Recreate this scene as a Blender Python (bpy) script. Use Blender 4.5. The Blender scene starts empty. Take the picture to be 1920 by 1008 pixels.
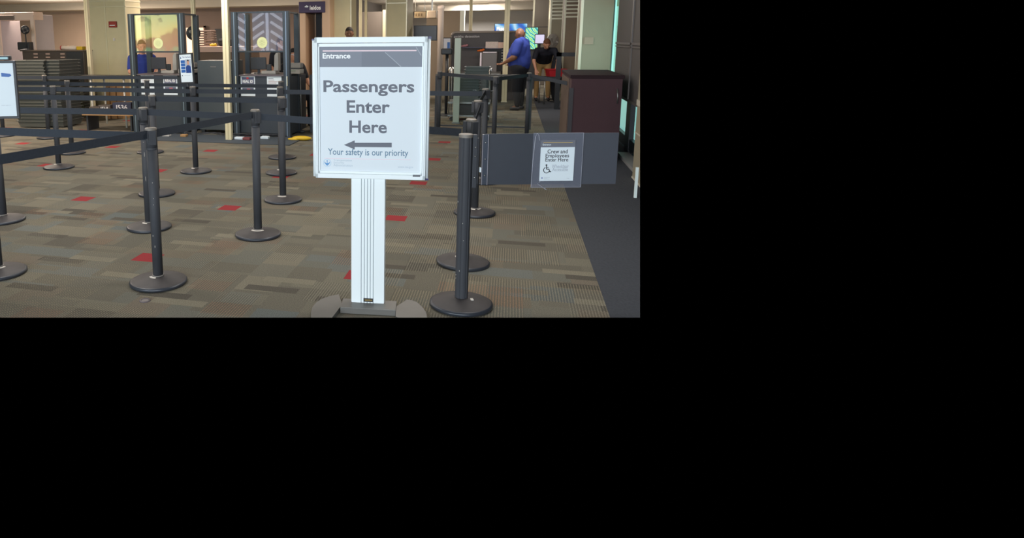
import bpy, bmesh, math, random
from mathutils import Vector, Matrix
random.seed(7)
PI = math.pi
S = bpy.context.scene
C = S.collection

# ------------------------------------------------------------------ camera, world, exposure, lights
F, PITCH, ROLL, H = 1281.36, 0.173972, -0.0079924, 1.52956
YAW = math.radians(15.5)
PX, PY = 600.0, 297.5                     # where the lens axis meets the 1920x1008 frame
def _basis():
    c, s = math.cos(PITCH), math.sin(PITCH); cr, sr = math.cos(ROLL), math.sin(ROLL)
    r = Vector((1, 0, 0)); w = Vector((0, c, -s)); u = Vector((0, s, c))
    r2 = cr*r + sr*u; u2 = -sr*r + cr*u
    R = Matrix.Rotation(YAW, 3, 'Z')
    return R @ r2, R @ u2, R @ w
CR, CU, CW = _basis()
CAM = Vector((0, 0, H))
cd = bpy.data.cameras.new('camera'); cam = bpy.data.objects.new('camera', cd); C.objects.link(cam)
cam.matrix_world = Matrix(((CR.x, CU.x, -CW.x, 0), (CR.y, CU.y, -CW.y, 0), (CR.z, CU.z, -CW.z, H), (0, 0, 0, 1)))
cd.sensor_width = 36.0; cd.lens = F/1920*36
cd.shift_x = (960-PX)/1920; cd.shift_y = (PY-504)/1920
cd.clip_end = 200
S.camera = cam
w = bpy.data.worlds.new('world'); S.world = w; w.use_nodes = True
w.node_tree.nodes['Background'].inputs[0].default_value = (0, 0, 0, 1)
w.node_tree.nodes['Background'].inputs[1].default_value = 0
vs = S.view_settings
vs.view_transform = 'Standard'; vs.look = 'None'; vs.exposure = 0.0; vs.gamma = 1.0; vs.use_curve_mapping = False
try:
    S.cycles.max_bounces = 8; S.cycles.transparent_max_bounces = 16
except Exception: pass

def area(name, loc, rot, sx, sy, power, col):
    l = bpy.data.lights.new(name, 'AREA'); l.shape = 'RECTANGLE'; l.size = sx; l.size_y = sy
    l.energy = power; l.color = col
    o = bpy.data.objects.new(name, l); o.location = loc; o.rotation_euler = rot; C.objects.link(o); return o
WARM = (1.0, .83, .68); NEUT = (1.0, .95, .89); COOL = (.86, .94, 1.0)
# daylight from the glazed entrance behind the camera
area('entrance_daylight', (-1.6, -3.6, 1.75), (math.radians(90), 0, math.radians(0)), 9.0, 2.4, 640, COOL)
# ceiling fixtures
for x, y, p, c in ((-3.6, 4.3, 38, NEUT), (.0, 4.6, 38, NEUT), (-4.6, 6.2, 30, NEUT), (-1.2, 6.2, 26, NEUT),
                   (-8.0, 8.6, 120, WARM), (-4.4, 9.0, 50, NEUT), (-.6, 9.6, 24, NEUT),
                   (-11.0, 13.0, 260, WARM), (-6.4, 13.6, 70, WARM), (-2.2, 13.6, 50, WARM), (.2, 14.6, 45, NEUT),
                   (-12.0, 18.0, 330, WARM), (-7.0, 18.0, 60, WARM), (-3.0, 18.5, 60, WARM), (-.5, 20.5, 70, NEUT), (-1.2, 24.8, 150, NEUT)):
    area('ceiling_lamp_light', (x, y, 2.66), (0, 0, 0), 1.2, .6, p, c)
# unseen uplights added in mid-air to brighten the far ceiling
for x, y, sx_, p, c in ((-11.5, 17.6, 5, 75, NEUT), (-6.0, 17.4, 4, 60, NEUT), (.0, 20.6, 2, 30, NEUT), (-1.6, 23.0, 4, 60, NEUT)):
    area('added_uplight', (x, y, 2.0), (PI, 0, 0), sx_, 1.5, p, c)

# ------------------------------------------------------------------ projection helpers (real world points)
def ray(x, y): return CW + (x-PX)/F*CR - (y-PY)/F*CU
def G(x, y, z=0.0):
    d = ray(x, y); t = (z-H)/d.z; return CAM + d*t
def AY(x, y, Y):
    d = ray(x, y); return CAM + d*(Y/d.y)
def AX(x, y, X):
    d = ray(x, y); return CAM + d*(X/d.x)
FWD = Vector((-math.sin(YAW), math.cos(YAW), 0))
def W(x, y, D):
    d = ray(x, y); return CAM + d*(D/d.dot(FWD))

# ------------------------------------------------------------------ materials
def lin(c):
    return tuple(((v/255)/12.92 if v/255 <= .04045 else ((v/255+.055)/1.055)**2.4) for v in c)
_m = {}
def mat(name, rgb, rough=.6, metal=0.0, spec=.5, var=0.0, scale=20, emit=0, bump=0.0, alpha=1):
    if name in _m: return _m[name]
    m = bpy.data.materials.new(name); m.use_nodes = True; nt = m.node_tree; b = nt.nodes['Principled BSDF']
    c = lin(rgb); b.inputs['Base Color'].default_value = (*c, 1); b.inputs['Roughness'].default_value = rough
    b.inputs['Metallic'].default_value = metal; b.inputs['Specular IOR Level'].default_value = spec
    if var or bump:
        tc = nt.nodes.new('ShaderNodeTexCoord'); n = nt.nodes.new('ShaderNodeTexNoise'); n.inputs['Scale'].default_value = scale
        n.inputs['Detail'].default_value = 4
        nt.links.new(tc.outputs['Object'], n.inputs['Vector'])
        if var:
            mx = nt.nodes.new('ShaderNodeMix'); mx.data_type = 'RGBA'
            mx.inputs[6].default_value = (*[v*(1-var) for v in c], 1); mx.inputs[7].default_value = (*[min(1, v*(1+var)) for v in c], 1)
            nt.links.new(n.outputs['Fac'], mx.inputs[0]); nt.links.new(mx.outputs[2], b.inputs['Base Color'])
        if bump:
            bp = nt.nodes.new('ShaderNodeBump'); bp.inputs['Strength'].default_value = bump; bp.inputs['Distance'].default_value = .01
            nt.links.new(n.outputs['Fac'], bp.inputs['Height']); nt.links.new(bp.outputs['Normal'], b.inputs['Normal'])
    if emit:
        b.inputs['Emission Color'].default_value = (*c, 1); b.inputs['Emission Strength'].default_value = emit
    if alpha < 1: b.inputs['Alpha'].default_value = alpha
    _m[name] = m; return m
def glass(name, tint=(1, 1, 1), gl=1.0, ior=1.5):
    if name in _m: return _m[name]
    m = bpy.data.materials.new(name); m.use_nodes = True; nt = m.node_tree; nt.nodes.clear()
    o = nt.nodes.new('ShaderNodeOutputMaterial'); mx = nt.nodes.new('ShaderNodeMixShader')
    t = nt.nodes.new('ShaderNodeBsdfTransparent'); t.inputs[0].default_value = (*tint, 1)
    g = nt.nodes.new('ShaderNodeBsdfGlossy'); g.inputs['Roughness'].default_value = .01; g.inputs[0].default_value = (gl, gl, gl, 1)
    fr = nt.nodes.new('ShaderNodeFresnel'); fr.inputs[0].default_value = ior
    ge = nt.nodes.new('ShaderNodeNewGeometry'); iv = nt.nodes.new('ShaderNodeMath'); iv.operation = 'SUBTRACT'; iv.inputs[0].default_value = 1.0
    nt.links.new(ge.outputs['Backfacing'], iv.inputs[1])       # both faces of the thin pane reflect as one
    m1 = nt.nodes.new('ShaderNodeMath'); m1.operation = 'MULTIPLY'; nt.links.new(fr.outputs[0], m1.inputs[0]); nt.links.new(iv.outputs[0], m1.inputs[1])
    m2 = nt.nodes.new('ShaderNodeMath'); m2.operation = 'MULTIPLY'; m2.use_clamp = True; m2.inputs[1].default_value = 1.7; nt.links.new(m1.outputs[0], m2.inputs[0])
    nt.links.new(m2.outputs[0], mx.inputs[0]); nt.links.new(t.outputs[0], mx.inputs[1]); nt.links.new(g.outputs[0], mx.inputs[2])
    nt.links.new(mx.outputs[0], o.inputs[0]); _m[name] = m; return m

def carpet():
    m = bpy.data.materials.new('patchwork_carpet'); m.use_nodes = True; nt = m.node_tree; L = nt.links.new
    b = nt.nodes['Principled BSDF']; b.inputs['Roughness'].default_value = .95; b.inputs['Specular IOR Level'].default_value = .12
    tc = nt.nodes.new('ShaderNodeTexCoord'); sp = nt.nodes.new('ShaderNodeSeparateXYZ'); L(tc.outputs['Object'], sp.inputs[0])
    X, Y = sp.outputs[0], sp.outputs[1]
    def M(op, a, bb=0.0, cc=0.0):
        n = nt.nodes.new('ShaderNodeMath'); n.operation = op
        for i, v in enumerate((a, bb, cc)):
            if isinstance(v, (int, float)): n.inputs[i].default_value = v
            else: L(v, n.inputs[i])
        return n.outputs[0]
    def cell(sx, sy, ox=0.0, oy=0.0, seed=0.0, stagger=0.0):
        fy = M('FLOOR', M('MULTIPLY_ADD', Y, 1/sy, oy))
        fx = M('FLOOR', M('ADD', M('MULTIPLY_ADD', X, 1/sx, ox), M('MULTIPLY', fy, stagger)))
        cb = nt.nodes.new('ShaderNodeCombineXYZ'); L(fx, cb.inputs[0]); L(fy, cb.inputs[1]); cb.inputs[2].default_value = seed
        wn = nt.nodes.new('ShaderNodeTexWhiteNoise'); wn.noise_dimensions = '3D'; L(cb.outputs[0], wn.inputs['Vector'])
        return wn.outputs['Value']
    def ramp(v, stops):
        r = nt.nodes.new('ShaderNodeValToRGB'); r.color_ramp.interpolation = 'CONSTANT'
        while len(r.color_ramp.elements) < len(stops): r.color_ramp.elements.new(.5)
        for e, (p, c) in zip(r.color_ramp.elements, stops): e.position = p; e.color = (*lin(c), 1)
        L(v, r.inputs[0]); return r.outputs[0]
    def mix(f, a, bb, mode='MIX'):
        n = nt.nodes.new('ShaderNodeMix'); n.data_type = 'RGBA'; n.blend_type = mode
        for i, v in ((0, f), (6, a), (7, bb)):
            if isinstance(v, (int, float)): n.inputs[i].default_value = v
            elif isinstance(v, tuple): n.inputs[i].default_value = (*v, 1)
            else: L(v, n.inputs[i])
        return n.outputs[2]
    pal1 = [(0, (111, 107, 95)), (.2, (105, 101, 90)), (.38, (116, 112, 99)), (.55, (108, 107, 98)), (.7, (101, 98, 88)), (.84, (112, 105, 92)), (.93, (108, 110, 105))]
    pal2 = [(0, (106, 102, 91)), (.25, (121, 116, 102)), (.45, (95, 91, 82)), (.62, (112, 109, 98)), (.8, (114, 106, 94)), (.92, (101, 105, 102))]
    base = ramp(cell(.508, .169, 0, 0, 1.0, .37), pal1)
    ov = ramp(cell(.254, .254, .33, .2, 2.0), pal2)
    base = mix(M('GREATER_THAN', cell(.254, .254, .33, .2, 3.0), .55), base, ov)
    ov2 = ramp(cell(.34, .085, .1, .6, 4.0, .41), [(0, (88, 84, 76)), (.4, (109, 105, 94)), (.75, (126, 121, 106))])
    base = mix(M('GREATER_THAN', cell(.34, .085, .1, .6, 5.0, .41), .86), base, ov2)
    # ribbed patches, ribs along the room
    rib = M('GREATER_THAN', M('SINE', M('MULTIPLY', X, 2*PI/.0165)), .1)
    dash = M('GREATER_THAN', M('SINE', M('MULTIPLY', Y, 2*PI/.022)), -.55)
    ribm = M('MULTIPLY', M('MULTIPLY', rib, dash), M('GREATER_THAN', cell(.254, .338, .5, .1, 7.0), .52))
    ribc = ramp(cell(.254, .169, .5, .1, 8.0), [(0, (146, 137, 116)), (.5, (138, 134, 120)), (.82, (154, 118, 94)), (.95, (148, 140, 118))])
    base = mix(M('MULTIPLY', ribm, .5), base, ribc)
    ribd = M('MULTIPLY', M('MULTIPLY', M('SUBTRACT', 1.0, rib), M('GREATER_THAN', cell(.254, .338, .5, .1, 7.0), .52)), .22)
    base = mix(ribd, base, (.03, .028, .024))
    # tufts
    nz = nt.nodes.new('ShaderNodeTexNoise'); nz.inputs['Scale'].default_value = 190; nz.inputs['Detail'].default_value = 3; L(tc.outputs['Object'], nz.inputs['Vector'])
    tuft = M('MULTIPLY_ADD', nz.outputs['Fac'], 2.0, -.02)
    tv = nt.nodes.new('ShaderNodeCombineColor'); L(tuft, tv.inputs[0]); L(tuft, tv.inputs[1]); L(tuft, tv.inputs[2])
    base = mix(1.0, base, tv.outputs[0], 'MULTIPLY')
    # small red squares on the carpet's own repeat
    def near(v, o, d):
        fr = M('SUBTRACT', M('FRACT', M('ADD', M('MULTIPLY_ADD', v, 1/d, -o/d), .5)), .5)
        return M('LESS_THAN', M('ABSOLUTE', fr), .088/d)
    red = M('MULTIPLY', near(X, -.90, 1.545), near(Y, 4.19, 1.495))
    keep = M('SUBTRACT', 1.0, M('MULTIPLY', M('LESS_THAN', X, -3.2), M('LESS_THAN', Y, 5.0)))
    red = M('MULTIPLY', M('MULTIPLY', red, keep), M('LESS_THAN', X, .2))
    base = mix(red, base, mix(.35, tuple(lin((142, 52, 56))), mix(1.0, tuple(lin((150, 56, 60))), tv.outputs[0], 'MULTIPLY')))
    L(base, b.inputs['Base Color'])
    bp = nt.nodes.new('ShaderNodeBump'); bp.inputs['Strength'].default_value = .35; bp.inputs['Distance'].default_value = .004
    L(nz.outputs['Fac'], bp.inputs['Height']); L(bp.outputs['Normal'], b.inputs['Normal'])
    return m

BLK = mat('black_plastic', (48, 50, 55), .5, var=.15)
POST = mat('charcoal_post_paint', (64, 66, 71), .62, .0, .3, var=.1, scale=9)
BASEM = mat('scuffed_rubber_base', (60, 56, 57), .6, .0, var=.45, scale=11)
RIM = mat('worn_base_rim', (56, 60, 68), .35, .2)
CAPM = mat('worn_cap_edge', (122, 116, 108), .5, var=.2)
BELT = mat('charcoal_webbing', (58, 63, 71), .8, spec=.2, var=.12, scale=60)
WHT = mat('white_powder_coat', (240, 248, 250), .5, spec=.3)
GROOVE = mat('grey_groove', (150, 158, 164), .6)
PAPER = mat('white_paper', (226, 236, 242), .7, spec=.2)
LABELW = mat('worn_white_label', (214, 208, 200), .7, var=.1)
SIGNGREY = mat('sign_grey_ink', (102, 106, 118), .6)
DARKINK = mat('dark_ink', (52, 54, 62), .6)
PODM = mat('podium_charcoal_laminate', (54, 60, 68), .45, var=.08)
PODF = mat('podium_steel_frame', (56, 64, 72), .45, .3, var=.1)
CREAM = mat('cream_power_pole', (226, 214, 176), .5, var=.05)
BEIGE = mat('beige_laminate_panel', (206, 198, 162), .55, var=.06, scale=6)
BEIGE2 = mat('pale_beige_panel', (178, 168, 144), .55, var=.05, scale=6)
TRIMW = mat('pale_metal_trim', (222, 216, 190), .35, .3)
WALLP = mat('warm_grey_wall_paint', (168, 148, 132), .8, var=.05, scale=3)
WALLG = mat('grey_wall_paint', (112, 106, 102), .8, var=.05, scale=3)
CEIL = mat('ceiling_tile', (196, 184, 168), .85, var=.05, scale=4)
STEEL = mat('brushed_steel', (150, 150, 148), .35, .8, var=.1)
GREYD = mat('scanner_grey_brown', (68, 61, 60), .5, var=.08)
GREYL = mat('light_equipment_grey', (172, 166, 158), .5, var=.06)
DARKM = mat('maroon_counter_laminate', (72, 46, 52), .75, var=.1, scale=5)
SKIN1 = mat('brown_skin', (128, 88, 66), .55, var=.05)
SKIN2 = mat('light_skin', (206, 150, 122), .55, var=.05)
HAIRD = mat('dark_hair', (34, 30, 30), .8, var=.2)
HAIRB = mat('auburn_hair', (104, 66, 44), .8, var=.2)
BLUE = mat('royal_blue_shirt_cloth', (42, 62, 146), .8, var=.12)
NAVY = mat('navy_shirt_cloth', (24, 26, 40), .8, var=.12)
KHAKI = mat('khaki_cloth', (176, 142, 92), .85, var=.1)
BLKC = mat('black_cloth', (32, 34, 42), .85, var=.1)
TAN = mat('cardboard', (180, 138, 92), .8, var=.1)
REDP = mat('red_plastic', (176, 34, 44), .4)
YEL = mat('yellow_plastic', (226, 186, 44), .5)
BIN = mat('grey_screening_bin_plastic', (88, 89, 84), .55, var=.12)
GLS = glass('clear_glass', (.93, .96, .95))
PLEX = glass('thin_acrylic', (.90, .93, .93), .8)
FOAMG = mat('faded_grey_green', (140, 150, 132), .6)

# ------------------------------------------------------------------ mesh helpers
def link(name, bm, m, parent=None, smooth=False, bevel=0):
    me = bpy.data.meshes.new(name); bm.normal_update(); bm.to_mesh(me); bm.free()
    o = bpy.data.objects.new(name, me); C.objects.link(o)
    if isinstance(m, (list, tuple)):
        for k in m: me.materials.append(k)
    elif m: me.materials.append(m)
    if smooth:
        for p in me.polygons: p.use_smooth = True
    if bevel:
        md = o.modifiers.new('bevel', 'BEVEL'); md.width = bevel; md.segments = 2; md.limit_method = 'ANGLE'
    if parent is not None: o.parent = parent
    return o
def bx(bm, x0, x1, y0, y1, z0, z1, mi=0, M=None):
    v = [bm.verts.new(p) for p in ((x0, y0, z0), (x1, y0, z0), (x1, y1, z0), (x0, y1, z0), (x0, y0, z1), (x1, y0, z1), (x1, y1, z1), (x0, y1, z1))]
    fs = [bm.faces.new([v[i] for i in f]) for f in ((3, 2, 1, 0), (4, 5, 6, 7), (0, 1, 5, 4), (1, 2, 6, 5), (2, 3, 7, 6), (3, 0, 4, 7))]
    for f in fs: f.material_index = mi
    if M is not None:
        for q in v: q.co = M @ q.co
    return v
def box(name, x0, x1, y0, y1, z0, z1, m, parent=None, bevel=0):
    bm = bmesh.new(); bx(bm, min(x0, x1), max(x0, x1), min(y0, y1), max(y0, y1), min(z0, z1), max(z0, z1)); return link(name, bm, m, parent, bevel=bevel)
def boxes(name, lst, m, parent=None, bevel=0):
    bm = bmesh.new()
    for b in lst: bx(bm, *b)
    return link(name, bm, m, parent, bevel=bevel)
def tube(bm, pts, r, n=12, cap=True, mi=0):
    pts = [Vector(p) for p in pts]; rr = r if isinstance(r, (list, tuple)) else [r]*len(pts)
    rings = []
    for i, p in enumerate(pts):
        d = (pts[min(i+1, len(pts)-1)] - pts[max(i-1, 0)]).normalized()
        a = Vector((0, 0, 1)) if abs(d.z) < .9 else Vector((1, 0, 0))
        u = d.cross(a).normalized(); v = d.cross(u)
        rings.append([bm.verts.new(p + (u*math.cos(2*PI*k/n) + v*math.sin(2*PI*k/n))*rr[i]) for k in range(n)])
    for a, b in zip(rings, rings[1:]):
        for k in range(n):
            f = bm.faces.new((a[k], a[(k+1) % n], b[(k+1) % n], b[k])); f.material_index = mi
    if cap:
        bm.faces.new(rings[0][::-1]); bm.faces.new(rings[-1])
def tubeo(name, pts, r, m, parent=None, n=12, smooth=True):
    bm = bmesh.new(); tube(bm, pts, r, n); bmesh.ops.recalc_face_normals(bm, faces=bm.faces); return link(name, bm, m, parent, smooth=smooth)
def lathe(bm, prof, n=32, cx=0, cy=0, mi=None):
    rings = []
    for r, z in prof: rings.append([bm.verts.new((cx+r*math.cos(2*PI*k/n), cy+r*math.sin(2*PI*k/n), z)) for k in range(n)])
    for i, (a, b) in enumerate(zip(rings, rings[1:])):
        for k in range(n):
            f = bm.faces.new((a[k], a[(k+1) % n], b[(k+1) % n], b[k]))
            if mi: f.material_index = mi[i]
    bm.faces.new(rings[0][::-1]); bm.faces.new(rings[-1])
def latheo(name, prof, m, parent=None, n=32, mi=None, loc=None):
    bm = bmesh.new(); lathe(bm, prof, n, mi=mi); o = link(name, bm, m, parent, smooth=False)
    for p in o.data.polygons: p.use_smooth = abs(p.normal.z) < .999
    if loc: o.location = loc
    return o
def prism(bm, poly, z0, z1):
    a = [bm.verts.new((x, y, z0)) for x, y in poly]; b = [bm.verts.new((x, y, z1)) for x, y in poly]
    bm.faces.new(a[::-1]); bm.faces.new(b)
    for i in range(len(poly)):
        j = (i+1) % len(poly); bm.faces.new((a[i], a[j], b[j], b[i]))
def plate(bm, poly, y0, y1):
    """outline in x,z, extruded along y"""
    a = [bm.verts.new((x, y0, z)) for x, z in poly]; b = [bm.verts.new((x, y1, z)) for x, z in poly]
    bm.faces.new(a); bm.faces.new(b[::-1])
    for i in range(len(poly)):
        j = (i+1) % len(poly); bm.faces.new((a[j], a[i], b[i], b[j]))
def parts(name, lst, m, parent=None, bevel=0):
    return [box(name, *b, m, parent, bevel) for b in lst]
def rect(x0, x1, z0, z1): return [(x0, z0), (x1, z0), (x1, z1), (x0, z1)]
def ell(bm, c, r, n=16, m=10, R=None):
    rings = []
    c = Vector(c)
    for i in range(1, m):
        t = PI*i/m
        ring = []
        for k in range(n):
            q = Vector((r[0]*math.sin(t)*math.cos(2*PI*k/n), r[1]*math.sin(t)*math.sin(2*PI*k/n), r[2]*math.cos(t)))
            if R is not None: q = R @ q
            ring.append(bm.verts.new(c+q))
        rings.append(ring)
    q1 = Vector((0, 0, r[2])); q2 = Vector((0, 0, -r[2]))
    if R is not None: q1 = R @ q1; q2 = R @ q2
    t0 = bm.verts.new(c+q1); t1 = bm.verts.new(c+q2)
    for k in range(n):
        bm.faces.new((t0, rings[0][k], rings[0][(k+1) % n])); bm.faces.new((t1, rings[-1][(k+1) % n], rings[-1][k]))
    for a, b in zip(rings, rings[1:]):
        for k in range(n): bm.faces.new((a[k], b[k], b[(k+1) % n], a[(k+1) % n]))
def empty(name, loc=(0, 0, 0), rotz=0, label=None, cat=None, group=None):
    o = bpy.data.objects.new(name, None); C.objects.link(o); o.location = loc; o.rotation_euler = (0, 0, rotz)
    o.empty_display_size = .1
    if label: tag(o, label, cat, group)
    return o
def tag(o, label, cat, group=None):
    o['label'] = label; o['category'] = cat
    if group: o['group'] = group
    return o
def struct(o): o['kind'] = 'structure'; return o
def dup(o, loc=None, parent=None, rotz=None):
    c = o.copy(); C.objects.link(c)
    if parent is not None: c.parent = parent
    if loc is not None: c.location = loc
    if rotz is not None: c.rotation_euler = (0, 0, rotz)
    for ch in [q for q in bpy.data.objects if q.parent == o]: dup(ch, parent=c)
    return c
# a world-space mesh of the setting is only modelled as far as the photograph sees it
PL_BOT = ray(0, 595).cross(ray(1200, 595)); PL_RGT = ray(1200, 0).cross(ray(1200, 595))
for _p in (PL_BOT, PL_RGT):
    _p.normalize()
    if _p.dot(ray(600, 300)) < 0: _p.negate()
def seen(o, bottom=True, right=True):
    bpy.context.view_layer.update()
    M = o.matrix_world; bm = bmesh.new(); bm.from_mesh(o.data); bm.transform(M)
    for use, n in ((bottom, PL_BOT), (right, PL_RGT)):
        if use:
            r = bmesh.ops.bisect_plane(bm, geom=bm.verts[:]+bm.edges[:]+bm.faces[:], plane_co=CAM, plane_no=n, clear_inner=True)
            ed = [e for e in r['geom_cut'] if isinstance(e, bmesh.types.BMEdge)]
            try: bmesh.ops.contextual_create(bm, geom=ed)
            except Exception: pass
    bm.transform(M.inverted()); bm.to_mesh(o.data); bm.free(); return o
def text(name, s, x0, x1, z0, z1, y, m, parent, bold=0.0, thick=.0006, mirror=False):
    """lettering in the x,z plane facing -y, fitted to the box given"""
    cu = bpy.data.curves.new('t', 'FONT'); cu.body = s; cu.size = 1; cu.offset = bold; cu.resolution_u = 3; cu.fill_mode = 'FRONT'
    t = bpy.data.objects.new('t', cu); C.objects.link(t); bpy.context.view_layer.update()
    me = bpy.data.meshes.new_from_object(t.evaluated_get(bpy.context.evaluated_depsgraph_get()))
    bpy.data.objects.remove(t); bpy.data.curves.remove(cu)
    xs = [v.co.x for v in me.vertices]; ys = [v.co.y for v in me.vertices]
    a, b, c, d = min(xs), max(xs), min(ys), max(ys)
    for v in me.vertices:
        v.co = Vector((x0+(v.co.x-a)/(b-a)*(x1-x0), y, z0+(v.co.y-c)/(d-c)*(z1-z0)))
    me.name = name; o = bpy.data.objects.new(name, me); C.objects.link(o); me.materials.append(m); o.parent = parent
    return o

# ------------------------------------------------------------------ the setting: floor, ceiling, walls
bm = bmesh.new()
a = G(-260, 595); b = G(1200, 595)
vs_ = [bm.verts.new(p) for p in ((-4.2, 2.0, 0), (1.7, 2.0, 0), (1.7, 27.3, 0), (-24, 27.3, 0), (-24, 6.0, 0))]
bm.faces.new(vs_)
fl = struct(link('floor', bm, carpet())); seen(fl)
bm = bmesh.new(); DX = .585
bx(bm, DX, 1.66, 2.0, 17.4, .0005, .004)
dm = link('floor', bm, mat('dark_walk_off_carpet', (70, 73, 79), .95, spec=.1, var=.22, scale=55, bump=.4)); struct(dm); seen(dm)
bm = bmesh.new(); bx(bm, -24, 2.2, 1.0, 27.5, 2.72, 2.8)
ce = struct(link('ceiling', bm, CEIL)); seen(ce, bottom=False)
struct(box('wall_back', -24, -12.0, 20.5, 20.7, 0, 2.72, WALLP))
struct(box('wall_back', -12.0, -4.6, 20.5, 20.7, 0, 2.72, mat('taupe_back_wall_paint', (122, 106, 98), .8, var=.05, scale=3)))
struct(box('wall_back', -4.6, 2.2, 26.5, 26.7, 0, 2.72, mat('light_grey_far_wall', (176, 172, 168), .8)))
struct(box('wall_left', -24.2, -24, 6, 20.6, 0, 2.72, WALLP))
struct(box('wall_left', -4.7, -4.6, 20.7, 26.6, 0, 2.72, WALLG))
# darker soffit band and white header on the far wall
struct(box('trim_1', -4.6, 2.0, 25.2, 26.5, 2.47, 2.72, mat('soffit_paint', (186, 176, 160), .8)))
struct(box('trim_2', -24, -4.6, 19.6, 20.5, 2.5, 2.72, mat('soffit_paint', (186, 176, 160), .8)))

# right side: window wall, boards and beige columns
WX = 1.55
rw = box('wall_right', WX+.05, WX+.12, 6.8, 12.0, 2.0, 2.72, BEIGE); struct(rw); seen(rw)
SKYG = mat('daylit_sky_beyond_glass', (160, 224, 220), .5, emit=1.0)
sk = box('window_1', WX+.09, WX+.10, 7.9, 12.49, .16, 2.6, SKYG); struct(sk); seen(sk)
gl_ = box('window_2', WX+.04, WX+.05, 8.0, 11.9, .16, 2.6, glass('anti_glare_glass', (.97, .99, .98), 1.0, 1.12)); struct(gl_); seen(gl_)
MUL = mat('dark_window_mullion', (44, 46, 52), .4, .3)
ys = [(9.62, 9.93), (8.85, 8.93)]
mu = boxes('trim_3', [(WX-.02, WX+.04, y0, y1, 0, 2.7) for y0, y1 in ys] + [(WX-.01, WX+.045, 7.9, 11.9, .06, .2)], MUL); struct(mu); seen(mu)
md_ = box('trim_3', WX+.055, WX+.075, 11.72, 11.84, .2, 2.6, MUL); struct(md_); seen(md_)
sill = box('trim_4', WX-.16, WX-.02, 8.3, 9.5, 0, .045, mat('grey_floor_plate', (140, 140, 140), .5)); struct(sill); seen(sill)
# dark boards hung over the windows
t = empty('window_board', (WX-.09, 8.0, 0), 0, 'tall dark grey boards covering the upper windows at the right edge', 'board')
BRD = mat('dark_grey_board', (74, 70, 70), .6, var=.06)
for y0, y1 in ((8.02, 9.3), (9.33, 10.62)):
    o = box('board', -.015, .015, y0-8, y1-8, .74, 2.5, BRD, t); seen(o)
o = boxes('board_frame', [(-.03, -.014, .0, 2.62, 1.42, 1.45), (-.03, -.014, 0, 2.62, 1.385, 1.40), (-.03, -.014, 1.28, 1.34, .74, 2.5), (-.03, -.014, 0, 2.62, .72, .75)], mat('board_frame_metal', (100, 94, 92), .4, .3), t); seen(o)
# near tiled column
o = box('wall_right', 1.335, 1.7, 7.0, 7.99, 0, 2.72, mat('beige_column_tile', (150, 142, 122), .6, var=.06, scale=5)); struct(o); seen(o)
o = boxes('trim_5', [(1.327, 1.336, 7.0, 7.99, .50, .512), (1.325, 1.336, 7.0, 7.99, .80, .86), (1.327, 1.336, 7.0, 7.99, 0, .02)], mat('tile_joint', (196, 190, 176), .6)); struct(o); seen(o)
o = box('trim_6', 1.19, 1.215, 6.95, 6.975, 0, .3, mat('white_corner_guard', (226, 240, 240), .4)); struct(o); seen(o)
# columns along the right side
def column(name, x0, x1, y0, y1, m, strips=True, louvers=False):
    o = box(name, x0, x1, y0, y1, 0, 2.72, m); struct(o); seen(o)
    if strips:
        s = boxes('trim_7', [(x0-.012, x0+.03, y0-.012, y0+.03, 0, 2.72), (x0-.012, x0-.001, y1-.04, y1, 0, 2.72)], TRIMW); struct(s)
    if louvers:
        s = boxes('trim_8', [(x0+.03, x1, y0-.015, y0, 1.98+.09*k, 2.015+.09*k) for k in range(8)], TRIMW); struct(s); seen(s)
x0 = AY(1086, 100, 11.95).x
column('wall_right', x0, WX, 11.95, 12.5, BEIGE2)
column('wall_right', AY(1057, 60, 17.75).x, WX, 17.75, 18.4, mat('brown_beige_panel', (142, 122, 100), .6, var=.06), louvers=True)
column('wall_right', AY(1031, 60, 19.4).x, WX, 19.4, 20.2, BEIGE2, louvers=True)
column('wall_right', AY(1000, 40, 23.5).x, WX+.3, 23.5, 24.0, mat('grey_panel', (132, 124, 114), .6), louvers=False)
struct(seen(box('wall_right', WX, WX+.1, 12.5, 26.5, 0, 2.72, WALLG)))
t = box('light_switch', 0, 0, 0, 0, 0, 0, PAPER) if False else None
p = AY(1104, 76, 11.93)
tag(box('light_switch', p.x-.07, p.x+.07, 11.925, 11.948, p.z-.06, p.z+.05, mat('switch_plate', (196, 172, 150), .5)), 'small pale switch plate on the big beige column at right', 'switch')

# beige columns of the checkpoint
def pillar(pxs, py, D, side_px, label_trim=True, m=BEIGE):
    c = W(pxs[0], py, D); y0 = c.y; x0 = c.x; x1 = AY(pxs[-1], py, y0).x
    y1 = AX(side_px, py, x1).y
    o = box('wall_back', x0, x1, y0, y1, 0, 2.72, m); struct(o)
    tr = []
    for q in pxs:
        xx = AY(q, py, y0).x; tr.append((xx-.012, xx+.012, y0-.012, y0+.0, 0, 2.72))
    s = boxes('trim_9', tr, TRIMW); struct(s)
    return x0, x1, y0, y1
PA = pillar((170, 203, 240), 120, 14.3, 268)
zt = W(215, 13, 14.3).z
struct(boxes('trim_10', [(PA[0], PA[1]+.012, PA[2]-.014, PA[2], zt-.01, zt+.01), (PA[0], PA[1]+.012, PA[2]-.014, PA[2], zt+.1, zt+.13), (PA[1], PA[1]+.014, PA[2], PA[3], zt-.01, zt+.01), (PA[1], PA[1]+.014, PA[2], PA[3], zt+.1, zt+.13)], TRIMW))
q = AY(211, 39, PA[2]-.03)
al = empty('fire_alarm', (q.x, PA[2]-.05, q.z-.07), 0, 'small red fire alarm box on the left beige column', 'alarm')
box('housing', -.085, .085, 0, .045, -.06, .06, mat('alarm_red', (150, 50, 44), .5), al, .006)
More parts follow.
